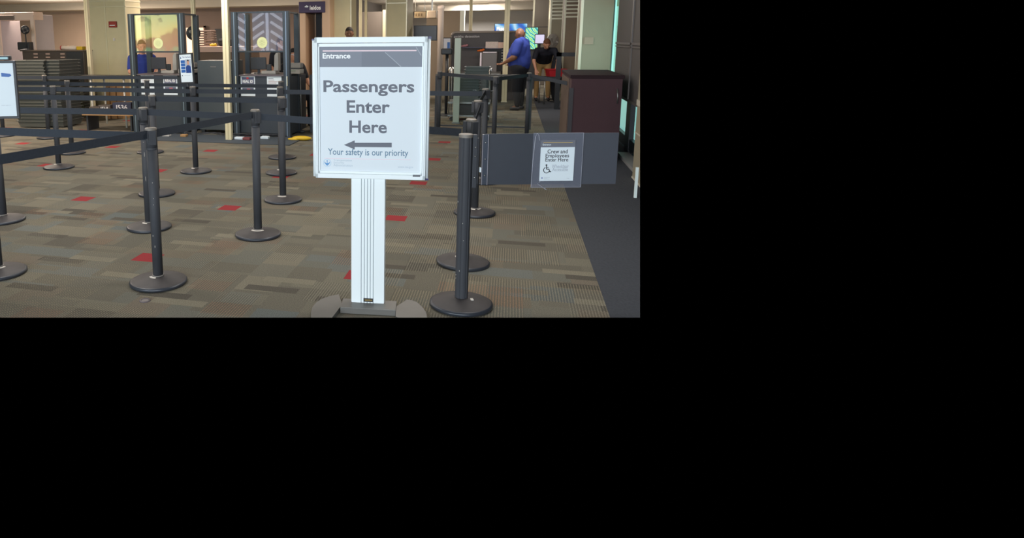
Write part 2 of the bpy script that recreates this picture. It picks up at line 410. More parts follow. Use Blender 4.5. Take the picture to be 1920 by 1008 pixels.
box('label_strip', -.06, .06, -.004, 0, -.03, -.012, PAPER, al)
q = AY(213, 74, PA[2]-.03)
tag(box('wall_socket', q.x-.02, q.x+.02, PA[2]-.02, PA[2], q.z-.03, q.z+.03, LABELW), 'tiny white socket halfway up the left beige column', 'socket')
PB = pillar((626, 658), 50, 15.5, 668)
PC = pillar((724, 762), 50, 17.0, 774)
zt = W(740, 6, 17.0).z
struct(boxes('trim_10', [(PC[0], PC[1]+.012, PC[2]-.014, PC[2], zt-.012, zt+.012)], TRIMW))
# grey cabinets wall between the columns
c0 = W(685, 60, 19.5); c1 = AY(719, 60, c0.y)
struct(box('wall_back', c0.x-.2, c1.x+.1, c0.y, c0.y+.2, 0, W(700, 22, 19.5).z, WALLG))
struct(box('trim_9', c1.x-.02, c1.x+.07, c0.y-.03, c0.y, 0, 2.3, TRIMW))
c0 = W(832, 60, 20.0); c1 = AY(862, 60, c0.y); c2 = AY(870, 60, c0.y)
struct(box('wall_back', c0.x-.5, c1.x, c0.y, c0.y+.2, 0, W(850, 21, 20).z, mat('taupe_wall_paint', (134, 122, 108), .8)))
struct(box('trim_9', c1.x, c2.x, c0.y-.03, c0.y+.3, 0, W(850, 20, 20).z, mat('white_wall_edge', (214, 218, 210), .6)))
# lit doorway beyond the left podium and dark window beside it
q0 = AY(348, 52, 20.4); q1 = AY(383, 90, 20.4)
dl = empty('door_1', (q0.x, 20.45, 0)); struct(dl)
o = box('lit_opening', 0, q1.x-q0.x, -.03, -.01, .9, q0.z, mat('lit_room_beyond', (250, 222, 196), .8, emit=.75), dl)
o = boxes('door_frame', [(-.06, 0, -.06, 0, 0, q0.z+.05), (q1.x-q0.x, q1.x-q0.x+.06, -.06, 0, 0, q0.z+.05), (-.06, q1.x-q0.x+.06, -.06, 0, q0.z, q0.z+.06)], mat('brown_frame', (110, 88, 74), .6), dl)
q0 = AY(390, 57, 20.4); q1 = AY(425, 80, 20.4)
tag(boxes('wall_screen', [(q0.x+.25, q1.x, 20.36, 20.46, q1.z, q0.z+.05)], BLK), 'black screen on the far wall right of the lit doorway', 'screen')
tag(boxes('framed_notice', [(q0.x-.05, q0.x+.18, 20.42, 20.48, q1.z+.05, q0.z)], mat('notice_taupe', (140, 122, 112), .6)), 'small taupe framed notice on the far wall beside black screen', 'notice')

# ceiling light fixtures seen in the distance
EM = mat('lit_fluorescent_lens', (255, 240, 226), .5, emit=2.2)
def troffer(px, py, wpx, label, dy=.35):
    p = G(px, py, 2.72); q = G(px+wpx, py, 2.72); wd = (q-p).length
    r = empty('ceiling_light', (p.x, p.y, 2.70), 0, label, 'ceiling light')
    boxes('frame', [(-.03, wd+.03, -.03, 0, -.03, .02), (-.03, wd+.03, dy, dy+.03, -.03, .02), (-.03, 0, 0, dy, -.03, .02), (wd, wd+.03, 0, dy, -.03, .02)], CEIL, r)
    box('diffuser', 0, wd, 0, dy, -.02, 0, EM, r)
troffer(306, 19, 32, 'lit ceiling panel above the left podium, nearer long one', .8)
troffer(304, 14.2, 28, 'lit ceiling panel above the left podium, thin farther one', .4)
troffer(781, 15, 40, 'long lit ceiling panel right of the middle column', .8)
troffer(784, 7.5, 30, 'short thin lit ceiling panel right of the middle column', .35)
troffer(914, 11, 38, 'long lit ceiling panel above the baggage scanner', .7)
troffer(918, 4.5, 32, 'short thin lit ceiling panel above the baggage scanner', .35)
troffer(686, 15, 10, 'small lit ceiling panel left of the middle column', .5)

# entrance behind the camera: daylit glazing that the podium glass mirrors
def outdoors():
    m = bpy.data.materials.new('daylit_outdoors'); m.use_nodes = True; nt = m.node_tree; L = nt.links.new
    b = nt.nodes['Principled BSDF']; b.inputs['Base Color'].default_value = (0, 0, 0, 1); b.inputs['Specular IOR Level'].default_value = 0
    tc = nt.nodes.new('ShaderNodeTexCoord'); sp = nt.nodes.new('ShaderNodeSeparateXYZ'); L(tc.outputs['Object'], sp.inputs[0])
    r = nt.nodes.new('ShaderNodeValToRGB'); r.color_ramp.interpolation = 'LINEAR'
    st = [(0, (96, 128, 88)), (.30, (110, 140, 96)), (.36, (140, 96, 62)), (.47, (150, 120, 70)), (.52, (206, 200, 120)), (.75, (190, 206, 140)), (1, (176, 200, 150))]
    while len(r.color_ramp.elements) < len(st): r.color_ramp.elements.new(.5)
    for e, (p_, c) in zip(r.color_ramp.elements, st): e.position = p_; e.color = (*lin(c), 1)
    n = nt.nodes.new('ShaderNodeTexNoise'); n.inputs['Scale'].default_value = 1.6; n.inputs['Detail'].default_value = 6; L(tc.outputs['Object'], n.inputs['Vector'])
    ma = nt.nodes.new('ShaderNodeMath'); ma.operation = 'MULTIPLY_ADD'; ma.inputs[1].default_value = .30; ma.inputs[2].default_value = 0
    L(sp.outputs[2], ma.inputs[0])
    ad = nt.nodes.new('ShaderNodeMath'); ad.operation = 'MULTIPLY_ADD'; ad.inputs[1].default_value = .42; L(n.outputs['Fac'], ad.inputs[0]); 
    sb = nt.nodes.new('ShaderNodeMath'); sb.operation = 'SUBTRACT'; sb.inputs[1].default_value = .24; L(ma.outputs[0], ad.inputs[2]); L(ad.outputs[0], sb.inputs[0])
    L(sb.outputs[0], r.inputs[0])
    n2 = nt.nodes.new('ShaderNodeTexNoise'); n2.inputs['Scale'].default_value = 2.6; n2.inputs['Detail'].default_value = 8; L(tc.outputs['Object'], n2.inputs['Vector'])
    th = nt.nodes.new('ShaderNodeMapRange'); th.inputs[1].default_value = .56; th.inputs[2].default_value = .6; L(n2.outputs['Fac'], th.inputs[0])
    hi = nt.nodes.new('ShaderNodeMapRange'); hi.inputs[1].default_value = 2.0; hi.inputs[2].default_value = 2.7; L(sp.outputs[2], hi.inputs[0])
    mu_ = nt.nodes.new('ShaderNodeMath'); mu_.operation = 'MULTIPLY'; L(th.outputs[0], mu_.inputs[0]); L(hi.outputs[0], mu_.inputs[1])
    mx = nt.nodes.new('ShaderNodeMix'); mx.data_type = 'RGBA'; L(mu_.outputs[0], mx.inputs[0]); L(r.outputs[0], mx.inputs[6]); mx.inputs[7].default_value = (.03, .045, .02, 1)
    L(mx.outputs[2], b.inputs['Emission Color']); b.inputs['Emission Strength'].default_value = 11
    return m
struct(box('window_3', -16.2, -12.1, -6.05, -6.0, 0, 3.0, outdoors()))
# pale patterned screen reflected in the right podium
def lattice():
    L_ = []
    bm = bmesh.new(); X0, X1 = -11.3, -7.4
    bx(bm, X0, X1, -6.1, -6.05, 0, 3.6, 0)
    for cxx in (-10.3, -8.6):
        for k in range(12):
            z = .2+.36*k
            for s in (-1, 1):
                M_ = Matrix.Translation((cxx+s*.38, -6.03, z)) @ Matrix.Rotation(-s*math.radians(32), 4, 'Y')
                bx(bm, -.38, .38, -.02, .02, -.05, .05, 1, M_)
        for s in (-.82, -.06, .06, .82): bx(bm, cxx+s-.025, cxx+s+.025, -6.04, -5.99, 0, 3.6, 1)
    return link('window_4', bm, [mat('daylit_screen_grey', (112, 128, 150), .6, emit=5.0), mat('daylit_screen_white', (186, 200, 222), .6, emit=6.5)])
struct(lattice())

# ------------------------------------------------------------------ stanchions
def make_stanchion():
    t = empty('queue_stanchion')
    lt = latheo('base', [(.172, 0), (.181, .006), (.181, .018), (.170, .024), (.11, .036), (.06, .046), (.04, .05)], [BASEM, RIM], t, 48, [1, 1, 1, 0, 0, 0])
    tu = latheo('tube', [(.032, .05), (.032, .865)], POST, t, 28)
    latheo('collar', [(.037, .05), (.037, .058)], mat('collar_grey', (120, 116, 112), .5), t, 28)
    bm = bmesh.new(); lathe(bm, [(.0335, .865), (.0335, .99)], 28)
    h = link('belt_head', bm, POST, t, True)
    bm = bmesh.new(); lathe(bm, [(.036, .985), (.036, .995), (.030, 1.0)], 28); link('head_cap', bm, CAPM, h)
    bm = bmesh.new(); lathe(bm, [(.0345, .866), (.0345, .876)], 28); link('head_ring', bm, POST, h)
    return t
proto = make_stanchion()
used = [False]
ST = {}
def stanchion(key, x, y, label, rz=0, lean=(0, 0), group=None, tag_angle=None, head_dir=None):
    t = proto if not used[0] else dup(proto)
    used[0] = True
    t.location = (x, y, 0); t.rotation_euler = (lean[0], lean[1], rz)
    tag(t, label, 'queue barrier', group)
    if tag_angle is not None:
        bm = bmesh.new(); a0 = tag_angle
        for k in range(5):
            a1 = a0+k*.24; a2 = a1+.24
            vsx = [bm.verts.new((r*math.cos(a_), r*math.sin(a_), z)) for (r, z, a_) in ((.040, .0515, a1), (.056, .0485, a1), (.056, .0485, a2), (.040, .0515, a2))]
            bm.faces.new(vsx)
        link('white_sticker', bm, LABELW, t)['label'] = 'worn white sticker on the base'
    if head_dir is not None:
        M_ = Matrix.Rotation(head_dir, 4, 'Z'); bm = bmesh.new()
        bx(bm, .028, .052, -.022, .022, .895, .985, 0, M_); link('belt_cassette', bm, POST, t, bevel=.003)
    ST[key] = (t, Vector((x, y, 0)))
    return t
def belt(k0, p1, z0=.985, z1=.985, h=.05, sag=.0, name='belt', p0=None, off=.036):
    t, a = ST[k0]; b = ST[p1][1] if isinstance(p1, str) else Vector((p1[0], p1[1], 0))
    d = (b-a); d.normalize(); a2 = a + d*off; b2 = b - d*(off if isinstance(p1, str) else 0)
    n = Vector((-d.y, d.x, 0))*.0013; bm = bmesh.new(); N = 10; prev = None
    for i in range(N+1):
        s = i/N; q = a2.lerp(b2, s)-t.location; zt_ = z0+(z1-z0)*s - sag*4*s*(1-s)
        r = [bm.verts.new((q.x+k*n.x, q.y+k*n.y, zt_-dz)) for k, dz in ((-1, 0), (1, 0), (1, h), (-1, h))]
        if prev:
            for k in range(4): bm.faces.new((prev[k], prev[(k+1) % 4], r[(k+1) % 4], r[k]))
        else: bm.faces.new(r)
        prev = r
    bm.faces.new(prev[::-1]); bmesh.ops.recalc_face_normals(bm, faces=bm.faces)
    o = link(name, bm, BELT, t)
    R = Matrix.Rotation(-t.rotation_euler[2], 4, 'Z'); o.data.transform(R)
    return o
g = 'queue barrier posts'
stanchion('A', -2.115, 3.74, 'large near left stanchion with belts running to both sides', 0, tag_angle=-2.6, head_dir=-.9)
stanchion('I', -2.826, 4.892, 'stanchion directly behind left of the large near left stanchion', 0, head_dir=2.9)
stanchion('J', -3.379, 6.03, 'third stanchion back in the row behind the large near left one', 0)
stanchion('B', -1.873, 4.903, 'single stanchion on open carpet, left of the white entrance sign', 0, tag_angle=-1.4, head_dir=-.6)
stanchion('C', -2.055, 6.07, 'front stanchion of the cluster between podium and entrance sign', 0, tag_angle=-1.8, head_dir=-.4)
stanchion('M', -2.50, 7.342, 'middle stanchion of the cluster before the right podium', 0)
stanchion('Lx', -2.824, 8.335, 'rear stanchion of the cluster before the right podium', 0)
stanchion('G', -5.27, 7.06, 'stanchion standing alone at far left with a shiny base rim', 0, head_dir=-1.2)
stanchion('K', -3.512, 7.207, 'stanchion carrying the small tilted officer poster', 0)
stanchion('J2', -4.738, 8.337, 'distant stanchion mostly hidden by the posts at left of centre', 0)
stanchion('H', -5.78, 8.05, 'slim far left stanchion just left of the shiny-rimmed one', 0)
stanchion('H2', -7.05, 9.25, 'far left stanchion whose base shows under the upper belts', 0)
stanchion('H3', -7.95, 9.30, 'leftmost distant stanchion, base at the frame edge', 0)
stanchion('Ap', -3.25, 3.64, 'near stanchion cut by the left edge, carrying a white poster', 0, tag_angle=-1.0)
stanchion('Bp', -4.18, 4.80, 'second stanchion at the left edge, behind the cut near one', 0)
stanchion('E', -.262, 4.60, 'leaning stanchion directly behind the gate post at right', 0, lean=(0, math.radians(1.6)), tag_angle=3.0, head_dir=PI)
stanchion('Fx', -.255, 6.00, 'third stanchion behind the gate post, base left of the hanging panel', 0, tag_angle=-1.0, head_dir=PI)
stanchion('F2', -.24, 7.39, 'fourth stanchion behind the gate post, base under the hanging panel', 0)
stanchion('N0', -1.09, 11.15, 'distant stanchion just right of the entrance sign', 0)
q1_ = G(925, 277); q2_ = G(987, 259)
stanchion('N1', q1_.x, q1_.y, 'dark stanchion in front of the acrylic barrier', 0)
stanchion('N2', q2_.x, q2_.y, 'dark stanchion at the right end of the acrylic barrier', 0)
SCF = mat('pale_scuff', (176, 172, 166), .7)
def scuffs(t, spots, r_):
    for a_, z_, h_ in spots:
        bm = bmesh.new(); ell(bm, (r_*math.cos(a_), r_*math.sin(a_), z_), (.0022, .0022, h_), 8, 6); link('scuff_mark', bm, SCF, t)
scuffs(ST['A'][0], ((-1.25, .66, .004), (-1.2, .56, .003), (-1.28, .52, .003), (-1.7, .32, .006), (-1.4, .25, .008)), .0318)
scuffs(ST['I'][0], ((-1.3, .62, .02), (-1.3, .42, .022), (-1.4, .72, .004)), .0318)
# belts
belt('A', (-2.41-.06, 2.45)); belt('A', 'B', .985, .985); belt('Ap', 'A', .985, .97)
belt('I', 'Bp', .985, .985); belt('I', 'B', .985, .965)
belt('J', (-5.9, 5.96)); belt('J', 'C', .985, .985)
belt('G', (-8.2, 6.7)); belt('G', 'K', .985, .97); belt('K', 'M', .97, .965); belt('M', 'F2', .965, .97)
belt('H', (-9.2, 7.7)); belt('H', 'J2', .975, .96); belt('J2', 'Lx', .955, .955, .045)
belt('H2', (-4.9, 9.55)); belt('H3', (-12, 9.0)); belt('B', 'E', .97, .93)
belt('H2', 'H3')
belt('N1', 'N0', .985, .985); belt('N1', 'N2'); belt('N2', (.715, 9.4), .985, .96)
belt('E', 'Fx', .93, .985); belt('F2', 'Fx', .985, .985)

# gate post with its hanging panel
t = empty('gate_stanchion', (-.222, 3.835, 0), YAW, 'front gate post at right, holding the wide dark hanging panel', 'queue barrier')
latheo('base', [(.170, 0), (.180, .006), (.180, .02), (.168, .026), (.11, .04), (.06, .05), (.045, .054)], [BASEM, RIM], t, 48, [1, 1, 1, 0, 0, 0])
bm = bmesh.new()
prof = []
for k in range(48):
    a_ = 2*PI*k/48; r_ = .037 - (.0035 if k % 8 == 0 else 0); prof.append((r_*math.cos(a_), r_*math.sin(a_)))
prism(bm, prof, .054, .995); M_ = Matrix.Rotation(math.radians(.55), 4, 'Y'); link('tube', bm, POST, t)
bm = bmesh.new(); lathe(bm, [(.039, .985), (.039, 1.002), (.034, 1.004)], 28); link('cap', bm, CAPM, t)
boxes('sticker', [(.045, .062, -.045, -.02, .048, .052)], LABELW, t)['label'] = 'white sticker on the base'
# hinge channel on its right side
hz0 = .70
boxes('hinge_channel', [(.036, .062, -.02, .02, hz0, 1.0), (.062, .072, -.012, .012, hz0+.02, .98)], POST, t, .003)
pn0 = .072; pn1 = .845
pan = box('hanging_panel', pn0+.03, pn1, -.004, .004, .715, 1.002, mat('dark_vinyl_panel', (52, 56, 65), .5, var=.08), t)
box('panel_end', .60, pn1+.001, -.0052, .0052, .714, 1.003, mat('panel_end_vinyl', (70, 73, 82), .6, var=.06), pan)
# edge rails with bolts
rl = boxes('clamp_rail', [(pn0+.018, pn0+.052, -.012, .010, .715, 1.0)], mat('clamp_rail_grey', (70, 76, 88), .35, .4), pan, .002)
boxes('rail_edge', [(pn0+.018, pn0+.021, -.0135, -.011, .715, 1.0), (pn0+.049, pn0+.052, -.0135, -.011, .715, 1.0)], mat('pale_edge', (150, 146, 154), .4), rl)
for z in (.955, .862, .77):
    bm = bmesh.new(); ell(bm, (pn0+.036, -.014, z), (.005, .004, .005), 10, 6); link('bolt', bm, STEEL, rl, True)
boxes('latch', [(.078, .086, -.02, -.004, .79, .815)], PAPER, t)
for z in (.93, .88, .76):
    bm = bmesh.new(); ell(bm, (.05, -.022, z), (.005, .004, .005), 10, 6); link('bolt', bm, STEEL, t, True)
scuffs(t, ((-2.2, .22, .005), (-2.9, .19, .003), (-2.9, .17, .003), (-1.9, .5, .004), (-2.9, .62, .006), (-1.7, .40, .003)), .0365)
# clear sleeve with the crew notice
def on_panel(px, py):
    n_ = FWD; P0_ = Vector((-.222, 3.835, 0)); d = ray(px, py); tt = (P0_-CAM).dot(n_)/d.dot(n_); q = CAM+d*tt-P0_
    return q.dot(Vector((math.cos(YAW), math.sin(YAW), 0))), q.z
s0 = on_panel(1001, 250); s1 = on_panel(1087, 349)
sl = empty('notice_sleeve', (-.222, 3.835, 0), YAW, 'clear plastic sleeve with crew entrance notice on the dark hanging panel', 'notice')
sx0, sx1, sz0, sz1 = s0[0]-.006, s1[0], s1[1]-.002, s0[1]+.003
SLV = mat('cloudy_plastic_sleeve', (128, 132, 146), .3, alpha=.42)
box('sleeve', sx0, sx1, -.012, -.010, sz0, sz1, SLV, sl)
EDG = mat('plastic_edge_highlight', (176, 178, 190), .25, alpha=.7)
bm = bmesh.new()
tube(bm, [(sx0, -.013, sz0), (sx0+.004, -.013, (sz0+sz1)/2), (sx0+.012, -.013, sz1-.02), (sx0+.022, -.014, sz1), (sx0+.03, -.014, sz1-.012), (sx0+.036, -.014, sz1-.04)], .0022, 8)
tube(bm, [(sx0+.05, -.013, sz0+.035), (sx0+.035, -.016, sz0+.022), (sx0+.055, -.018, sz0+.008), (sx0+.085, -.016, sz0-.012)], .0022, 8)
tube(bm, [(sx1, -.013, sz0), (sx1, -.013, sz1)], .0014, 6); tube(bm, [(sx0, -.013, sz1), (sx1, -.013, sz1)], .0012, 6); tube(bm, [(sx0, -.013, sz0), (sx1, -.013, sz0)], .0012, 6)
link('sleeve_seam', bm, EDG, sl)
a0 = on_panel(1013, 262); a1 = on_panel(1072.5, 337.5)
pxa, pxb, pza, pzb = a0[0], a1[0], a1[1], a0[1]; pw = pxb-pxa; ph = pzb-pza
nt_ = box('notice_paper', pxa, pxb, -.0155, -.0145, pza, pzb, PAPER, sl)
def NX(px): return pxa+(px-1013)/59.5*pw
def NZ(py): return pzb-(py-262)/75.5*ph
box('notice_header', NX(1013), NX(1073), -.0165, -.0155, NZ(275), NZ(262), mat('header_grey', (112, 114, 124), .6), nt_)
box('header_line', NX(1017), NX(1068), -.0172, -.0164, NZ(267), NZ(266), mat('header_gold', (206, 176, 96), .6), nt_)
text('lettering', 'Entrance', NX(1016), NX(1030.5), NZ(271.6), NZ(268.4), -.0172, PAPER, nt_, .02)
text('lettering', 'Crew and', NX(1025), NX(1060), NZ(286.5), NZ(279), -.0165, DARKINK, nt_, .012)
text('lettering', 'Employees', NX(1022), NX(1063), NZ(296), NZ(287), -.0165, DARKINK, nt_, .012)
text('lettering', 'Enter Here', NX(1022), NX(1062), NZ(301.5), NZ(294.5), -.0165, DARKINK, nt_, .012)
PALEI = mat('pale_grey_ink', (172, 178, 190), .6)
text('lettering', 'Wheelchair', NX(1034), NX(1063.5), NZ(313.8), NZ(307), -.0165, PALEI, nt_)
text('lettering', 'Accessible', NX(1035), NX(1062.5), NZ(319.5), NZ(313), -.0165, PALEI, nt_)
text('lettering', 'Transportation\nSecurity\nAdministration', NX(1021), NX(1031), NZ(334.5), NZ(330), -.0165, PALEI, nt_)
text('lettering', 'tsa.gov', NX(1061), NX(1066), NZ(334), NZ(332), -.0165, PALEI, nt_)
bm = bmesh.new()   # wheelchair symbol
cxw, czw = NX(1024.5), NZ(315); u = pw/59.5
ell(bm, (cxw-0.2*u, -.0168, NZ(308)), (1.6*u, .0004, 1.6*u), 14, 8)
def bar(bm, pts, wd):
    for (xa, za), (xb, zb) in zip(pts, pts[1:]):
        d = Vector((xb-xa, 0, zb-za)); n = Vector((-d.z, 0, d.x)).normalized()*wd/2; e = d.normalized()*wd*.3
        q = [Vector((xa, -.0166, za))-e+n, Vector((xa, -.0166, za))-e-n, Vector((xb, -.0166, zb))+e-n, Vector((xb, -.0166, zb))+e+n]
        bm.faces.new([bm.verts.new(v) for v in q])
bar(bm, [(cxw, NZ(310)), (cxw+.3*u, NZ(315.5)), (cxw+4.4*u, NZ(315.5)), (cxw+6.4*u, NZ(320.5)), (cxw+8*u, NZ(320))], 1.5*u)
bar(bm, [(cxw+.2*u, NZ(312.4)), (cxw+3.6*u, NZ(312.4))], 1.1*u)
arc = [(cxw+.3*u+5.1*u*math.cos(a_), NZ(317.2)+5.1*u*math.sin(a_)) for a_ in [math.radians(118+k*15) for k in range(16)]]
bar(bm, arc, 1.2*u); link('wheelchair_symbol', bm, DARKINK, nt_)
bm = bmesh.new(); ell(bm, (NX(1017.5), -.0166, NZ(332)), (1.6*u, .0004, 1.6*u), 14, 8); link('seal', bm, mat('seal_blue_pale', (150, 160, 196), .6), nt_)

# ------------------------------------------------------------------ the entrance sign
SA = math.radians(6.5); SP = G(690, 578.5); SD = Vector((math.cos(SA), math.sin(SA), 0)); SN = Vector((-math.sin(SA), math.cos(SA), 0))
def sg(px, py, dy=0.0):
    d = ray(px, py); P_ = SP + SN*dy; tt = (P_-CAM).dot(SN)/d.dot(SN); q = CAM+d*tt-SP
    return q.dot(SD), q.z
sign = empty('entrance_sign', (SP.x, SP.y, 0), SA, 'large white floor sign reading Passengers Enter Here with left arrow', 'sign')
x0 = (sg(587, 70)[0]+sg(583, 331)[0])/2+.006; x1 = (sg(808, 69)[0]+sg(800, 338)[0])/2
z0, z1 = .764, 1.536
pst0, pst1 = sg(658, 450)[0], sg(722, 450)[0]
pc = (pst0+pst1)/2
# post: extruded profile with grooves
bm = bmesh.new(); pw_ = pst1-pst0
prof = [(pst0, .0), (pst0+.004, -.012)]
gx = [pc+(k-2)*.0172-.003 for k in range(5)]
for q in gx: prof += [(q-.0022, -.014), (q-.0014, -.0095), (q+.0014, -.0095), (q+.0022, -.014)]
prof += [(pst1-.004, -.012), (pst1, 0), (pst1, .03), (pst0, .03)]
prism(bm, prof, .035, z0+.02); post = link('post', bm, WHT, sign); post.location = (0, .012, 0)
bm = bmesh.new()
for q in gx: bx(bm, q-.0016, q+.0016, -.0006, .0004, .036, z0+.02)
link('post_groove', bm, GROOVE, post).location = (0, -.0094, 0)
box('maker_plate', pc-.027+.003, pc+.027+.003, -.0165, -.012, .043, .064, mat('maker_plate_black', (40, 38, 40), .4), post)
text('plate_lettering', 'VISIONTRON', pc-.02+.003, pc+.022+.003, .050, .0575, -.0172, mat('plate_gold', (206, 176, 96), .5), post, .01)
# frame: outer rounded side channels, inner snap profile
fr = boxes('frame', [(x0+.014, x1-.012, -.02, .028, z1-.031, z1), (x0+.014, x1-.012, -.02, .028, z0, z0+.026), (x0+.014, x0+.030, -.02, .028, z0, z1), (x1-.030, x1-.012, -.02, .028, z0, z1)], WHT, sign, .003)
fr2 = boxes('inner_frame', [(x0+.030, x1-.030, -.012, .02, z1-.051, z1-.033), (x0+.030, x1-.030, -.012, .02, z0+.026, z0+.040), (x0+.030, x0+.040, -.012, .02, z0+.026, z1-.033), (x1-.040, x1-.030, -.012, .02, z0+.026, z1-.033)], WHT, sign, .002)
boxes('frame_groove', [(x0+.030, x0+.0315, -.0135, -.0115, z0+.026, z1-.033), (x1-.0315, x1-.030, -.0135, -.0115, z0+.026, z1-.033), (x0+.03, x1-.03, -.0135, -.0115, z1-.0335, z1-.032), (x0+.03, x1-.03, -.0135, -.0115, z0+.025, z0+.0265),
      (x0+.021, x0+.0222, -.0212, -.0198, z0+.01, z1-.01), (x1-.0212, x1-.020, -.0212, -.0198, z0+.01, z1-.01)], GROOVE, fr)
for xx, nm in ((x0+.006, 'side_channel'), (x1-.004, 'side_channel')):
    bm = bmesh.new(); lathe(bm, [(.0085, z0+.006), (.0085, z1-.012)], 16, xx, .002); link(nm, bm, WHT, sign, True)
parts('corner_cap', [(x1-.014, x1+.006, -.008, .014, z1-.012, z1), (x0-.002, x0+.016, -.008, .014, z1-.016, z1-.008), (x1-.014, x1+.006, -.008, .014, z0-.002, z0+.008)], mat('cap_blue_black', (40, 38, 92), .4), sign)
box('backing_panel', x0+.03, x1-.03, 0, .016, z0+.026, z1-.034, WHT, sign)
# poster
P0x, P1x = x0+.040, x1-.040
ps = box('poster', P0x, P1x, -.006, -.004, z0+.040, z1-.051, mat('poster_stock', (224, 232, 238), .6, spec=.2), sign)
yy = -.0062
def px2(px, py): return sg(px, py, yy)
def tb(s, l, r, top, bot, m, bold=.02):
    (xa, zb) = px2(l, bot); (xb, za) = px2(r, top); xm = (l+r)/2
    return text('lettering', s, xa, xb, px2(xm, bot)[1], px2(xm, top)[1], -.0068, m, ps, bold)
# header with its faint diagonal facets
hz = px2(690, 125.5)[1]
hd = box('poster_header', P0x, P1x, -.0064, -.006, hz, z1-.051, mat('header_band_grey', (122, 128, 140), .55), ps)
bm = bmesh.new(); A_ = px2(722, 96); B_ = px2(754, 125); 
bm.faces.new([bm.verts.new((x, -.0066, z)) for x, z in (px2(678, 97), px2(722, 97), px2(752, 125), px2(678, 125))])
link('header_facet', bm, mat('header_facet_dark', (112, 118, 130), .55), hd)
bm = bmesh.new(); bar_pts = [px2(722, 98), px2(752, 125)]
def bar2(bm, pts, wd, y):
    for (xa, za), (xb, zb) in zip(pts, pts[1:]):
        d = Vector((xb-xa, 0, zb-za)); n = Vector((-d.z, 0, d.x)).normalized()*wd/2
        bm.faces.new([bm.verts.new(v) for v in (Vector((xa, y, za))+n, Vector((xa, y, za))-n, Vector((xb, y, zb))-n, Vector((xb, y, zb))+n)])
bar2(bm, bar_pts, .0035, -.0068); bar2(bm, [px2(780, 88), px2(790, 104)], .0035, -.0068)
link('header_stripe', bm, mat('header_light_line', (160, 166, 176), .5), hd)  # pale diagonal lines edging the header facets
la = px2(605, 95.5); lb = px2(781, 94.8)
box('header_line', la[0], lb[0], -.0070, -.0064, la[1]-.0032, la[1]+.0032, mat('header_pink_line', (236, 208, 214), .5), hd)
text('lettering', 'Entrance', px2(605, 110)[0], px2(657, 110)[0], px2(631, 109.7)[1], px2(631, 99.6)[1], -.0070, mat('white_ink', (248, 250, 252), .5), hd, .024)
tb('Passengers', 606.5, 777, 150.5, 180, SIGNGREY, .022); tb('Enter', 650, 731, 188, 212, SIGNGREY, .022); tb('Here', 655, 725.5, 226, 249.5, SIGNGREY, .022)
tb('Your safety is our priority', 615, 765.5, 279, 295, mat('slate_blue_ink', (104, 134, 158), .6), .008)
bm = bmesh.new(); plate(bm, [px2(645, 271.5), px2(665, 280), px2(665, 275.5), px2(734.5, 276), px2(734.5, 267.5), px2(665, 267.5), px2(665, 263)], -.0068, -.0062)
bmesh.ops.recalc_face_normals(bm, faces=bm.faces); link('arrow', bm, SIGNGREY, ps)
la = px2(608, 296.5); lb = px2(770, 299.8)
box('footer_line', la[0], lb[0], -.0066, -.006, lb[1]-.001, lb[1]+.002, mat('footer_pink', (236, 214, 222), .6), ps)
SEAL = mat('seal_blue', (96, 152, 204), .5)
sc = px2(613.5, 305); bm = bmesh.new()
for k in range(28):
    a1, a2 = 2*PI*k/28, 2*PI*(k+1)/28
    bm.faces.new([bm.verts.new((sc[0]+r_*math.cos(t_), -.0067, sc[1]+r_*math.sin(t_))) for r_, t_ in ((.0185, a1), (.0185, a2), (.0235, a2), (.0235, a1))])
link('seal_ring', bm, mat('seal_pale', (196, 216, 232), .5), ps)
bm = bmesh.new()
bm.faces.new([bm.verts.new((sc[0]+x, -.0067, sc[1]+z)) for x, z in ((-.016, .008), (-.006, -.002), (0, .004), (.006, -.002), (.016, .008), (.013, -.004), (.005, -.013), (0, -.017), (-.005, -.013), (-.013, -.004))])
bm.faces.new([bm.verts.new((sc[0]+x, -.0067, sc[1]+z)) for x, z in ((-.004, .006), (.004, .006), (.003, .014), (-.003, .014))])
link('seal_eagle', bm, SEAL, ps)
PALE2 = mat('faint_blue_grey_ink', (184, 198, 210), .6)
for i, s_ in enumerate(('Transportation', 'Security', 'Administration')):
    tb(s_, 625.5, (660, 645, 661)[i], 298.6+4.4*i, 303+4.4*i, PALE2, 0)
tb('www.tsa.gov', 746, 775, 311.5, 316, PALE2, 0)
(xa, za) = sg(774, 328.5); box('maker_tag', xa, xa+.04, -.0225, -.0195, za-.004, za+.007, mat('maker_tag_grey', (110, 112, 118), .5), fr)
# base: cross bar and two curved wings
BGM = mat('worn_grey_steel_base', (112, 110, 106), .45, .2, var=.12, scale=10)
BGS = mat('grey_steel_side', (122, 126, 132), .4, .3)
cb0, cb1 = sg(643, 583)[0], sg(742, 583)[0]
cb = box('cross_bar', -.15, .162, -.085, .05, .0, .036, BGM, sign, .002); seen(cb, right=False)
for poly in ([(-.24, -.27), (-.18, -.22), (-.147, -.02), (-.187, .136), (-.235, .1), (-.272, .056), (-.298, 0), (-.310, -.08), (-.305, -.16), (-.29, -.24)],
             [(.165, -.15), (.160, -.01), (.218, .106), (.248, .1), (.275, .078), (.310, 0), (.330, -.07), (.335, -.14), (.32, -.2), (.28, -.24), (.21, -.2)]):
    bm = bmesh.new(); prism(bm, poly, 0, .026); bmesh.ops.recalc_face_normals(bm, faces=bm.faces)
    o = link('base_wing', bm, BGM, sign); seen(o, right=False)

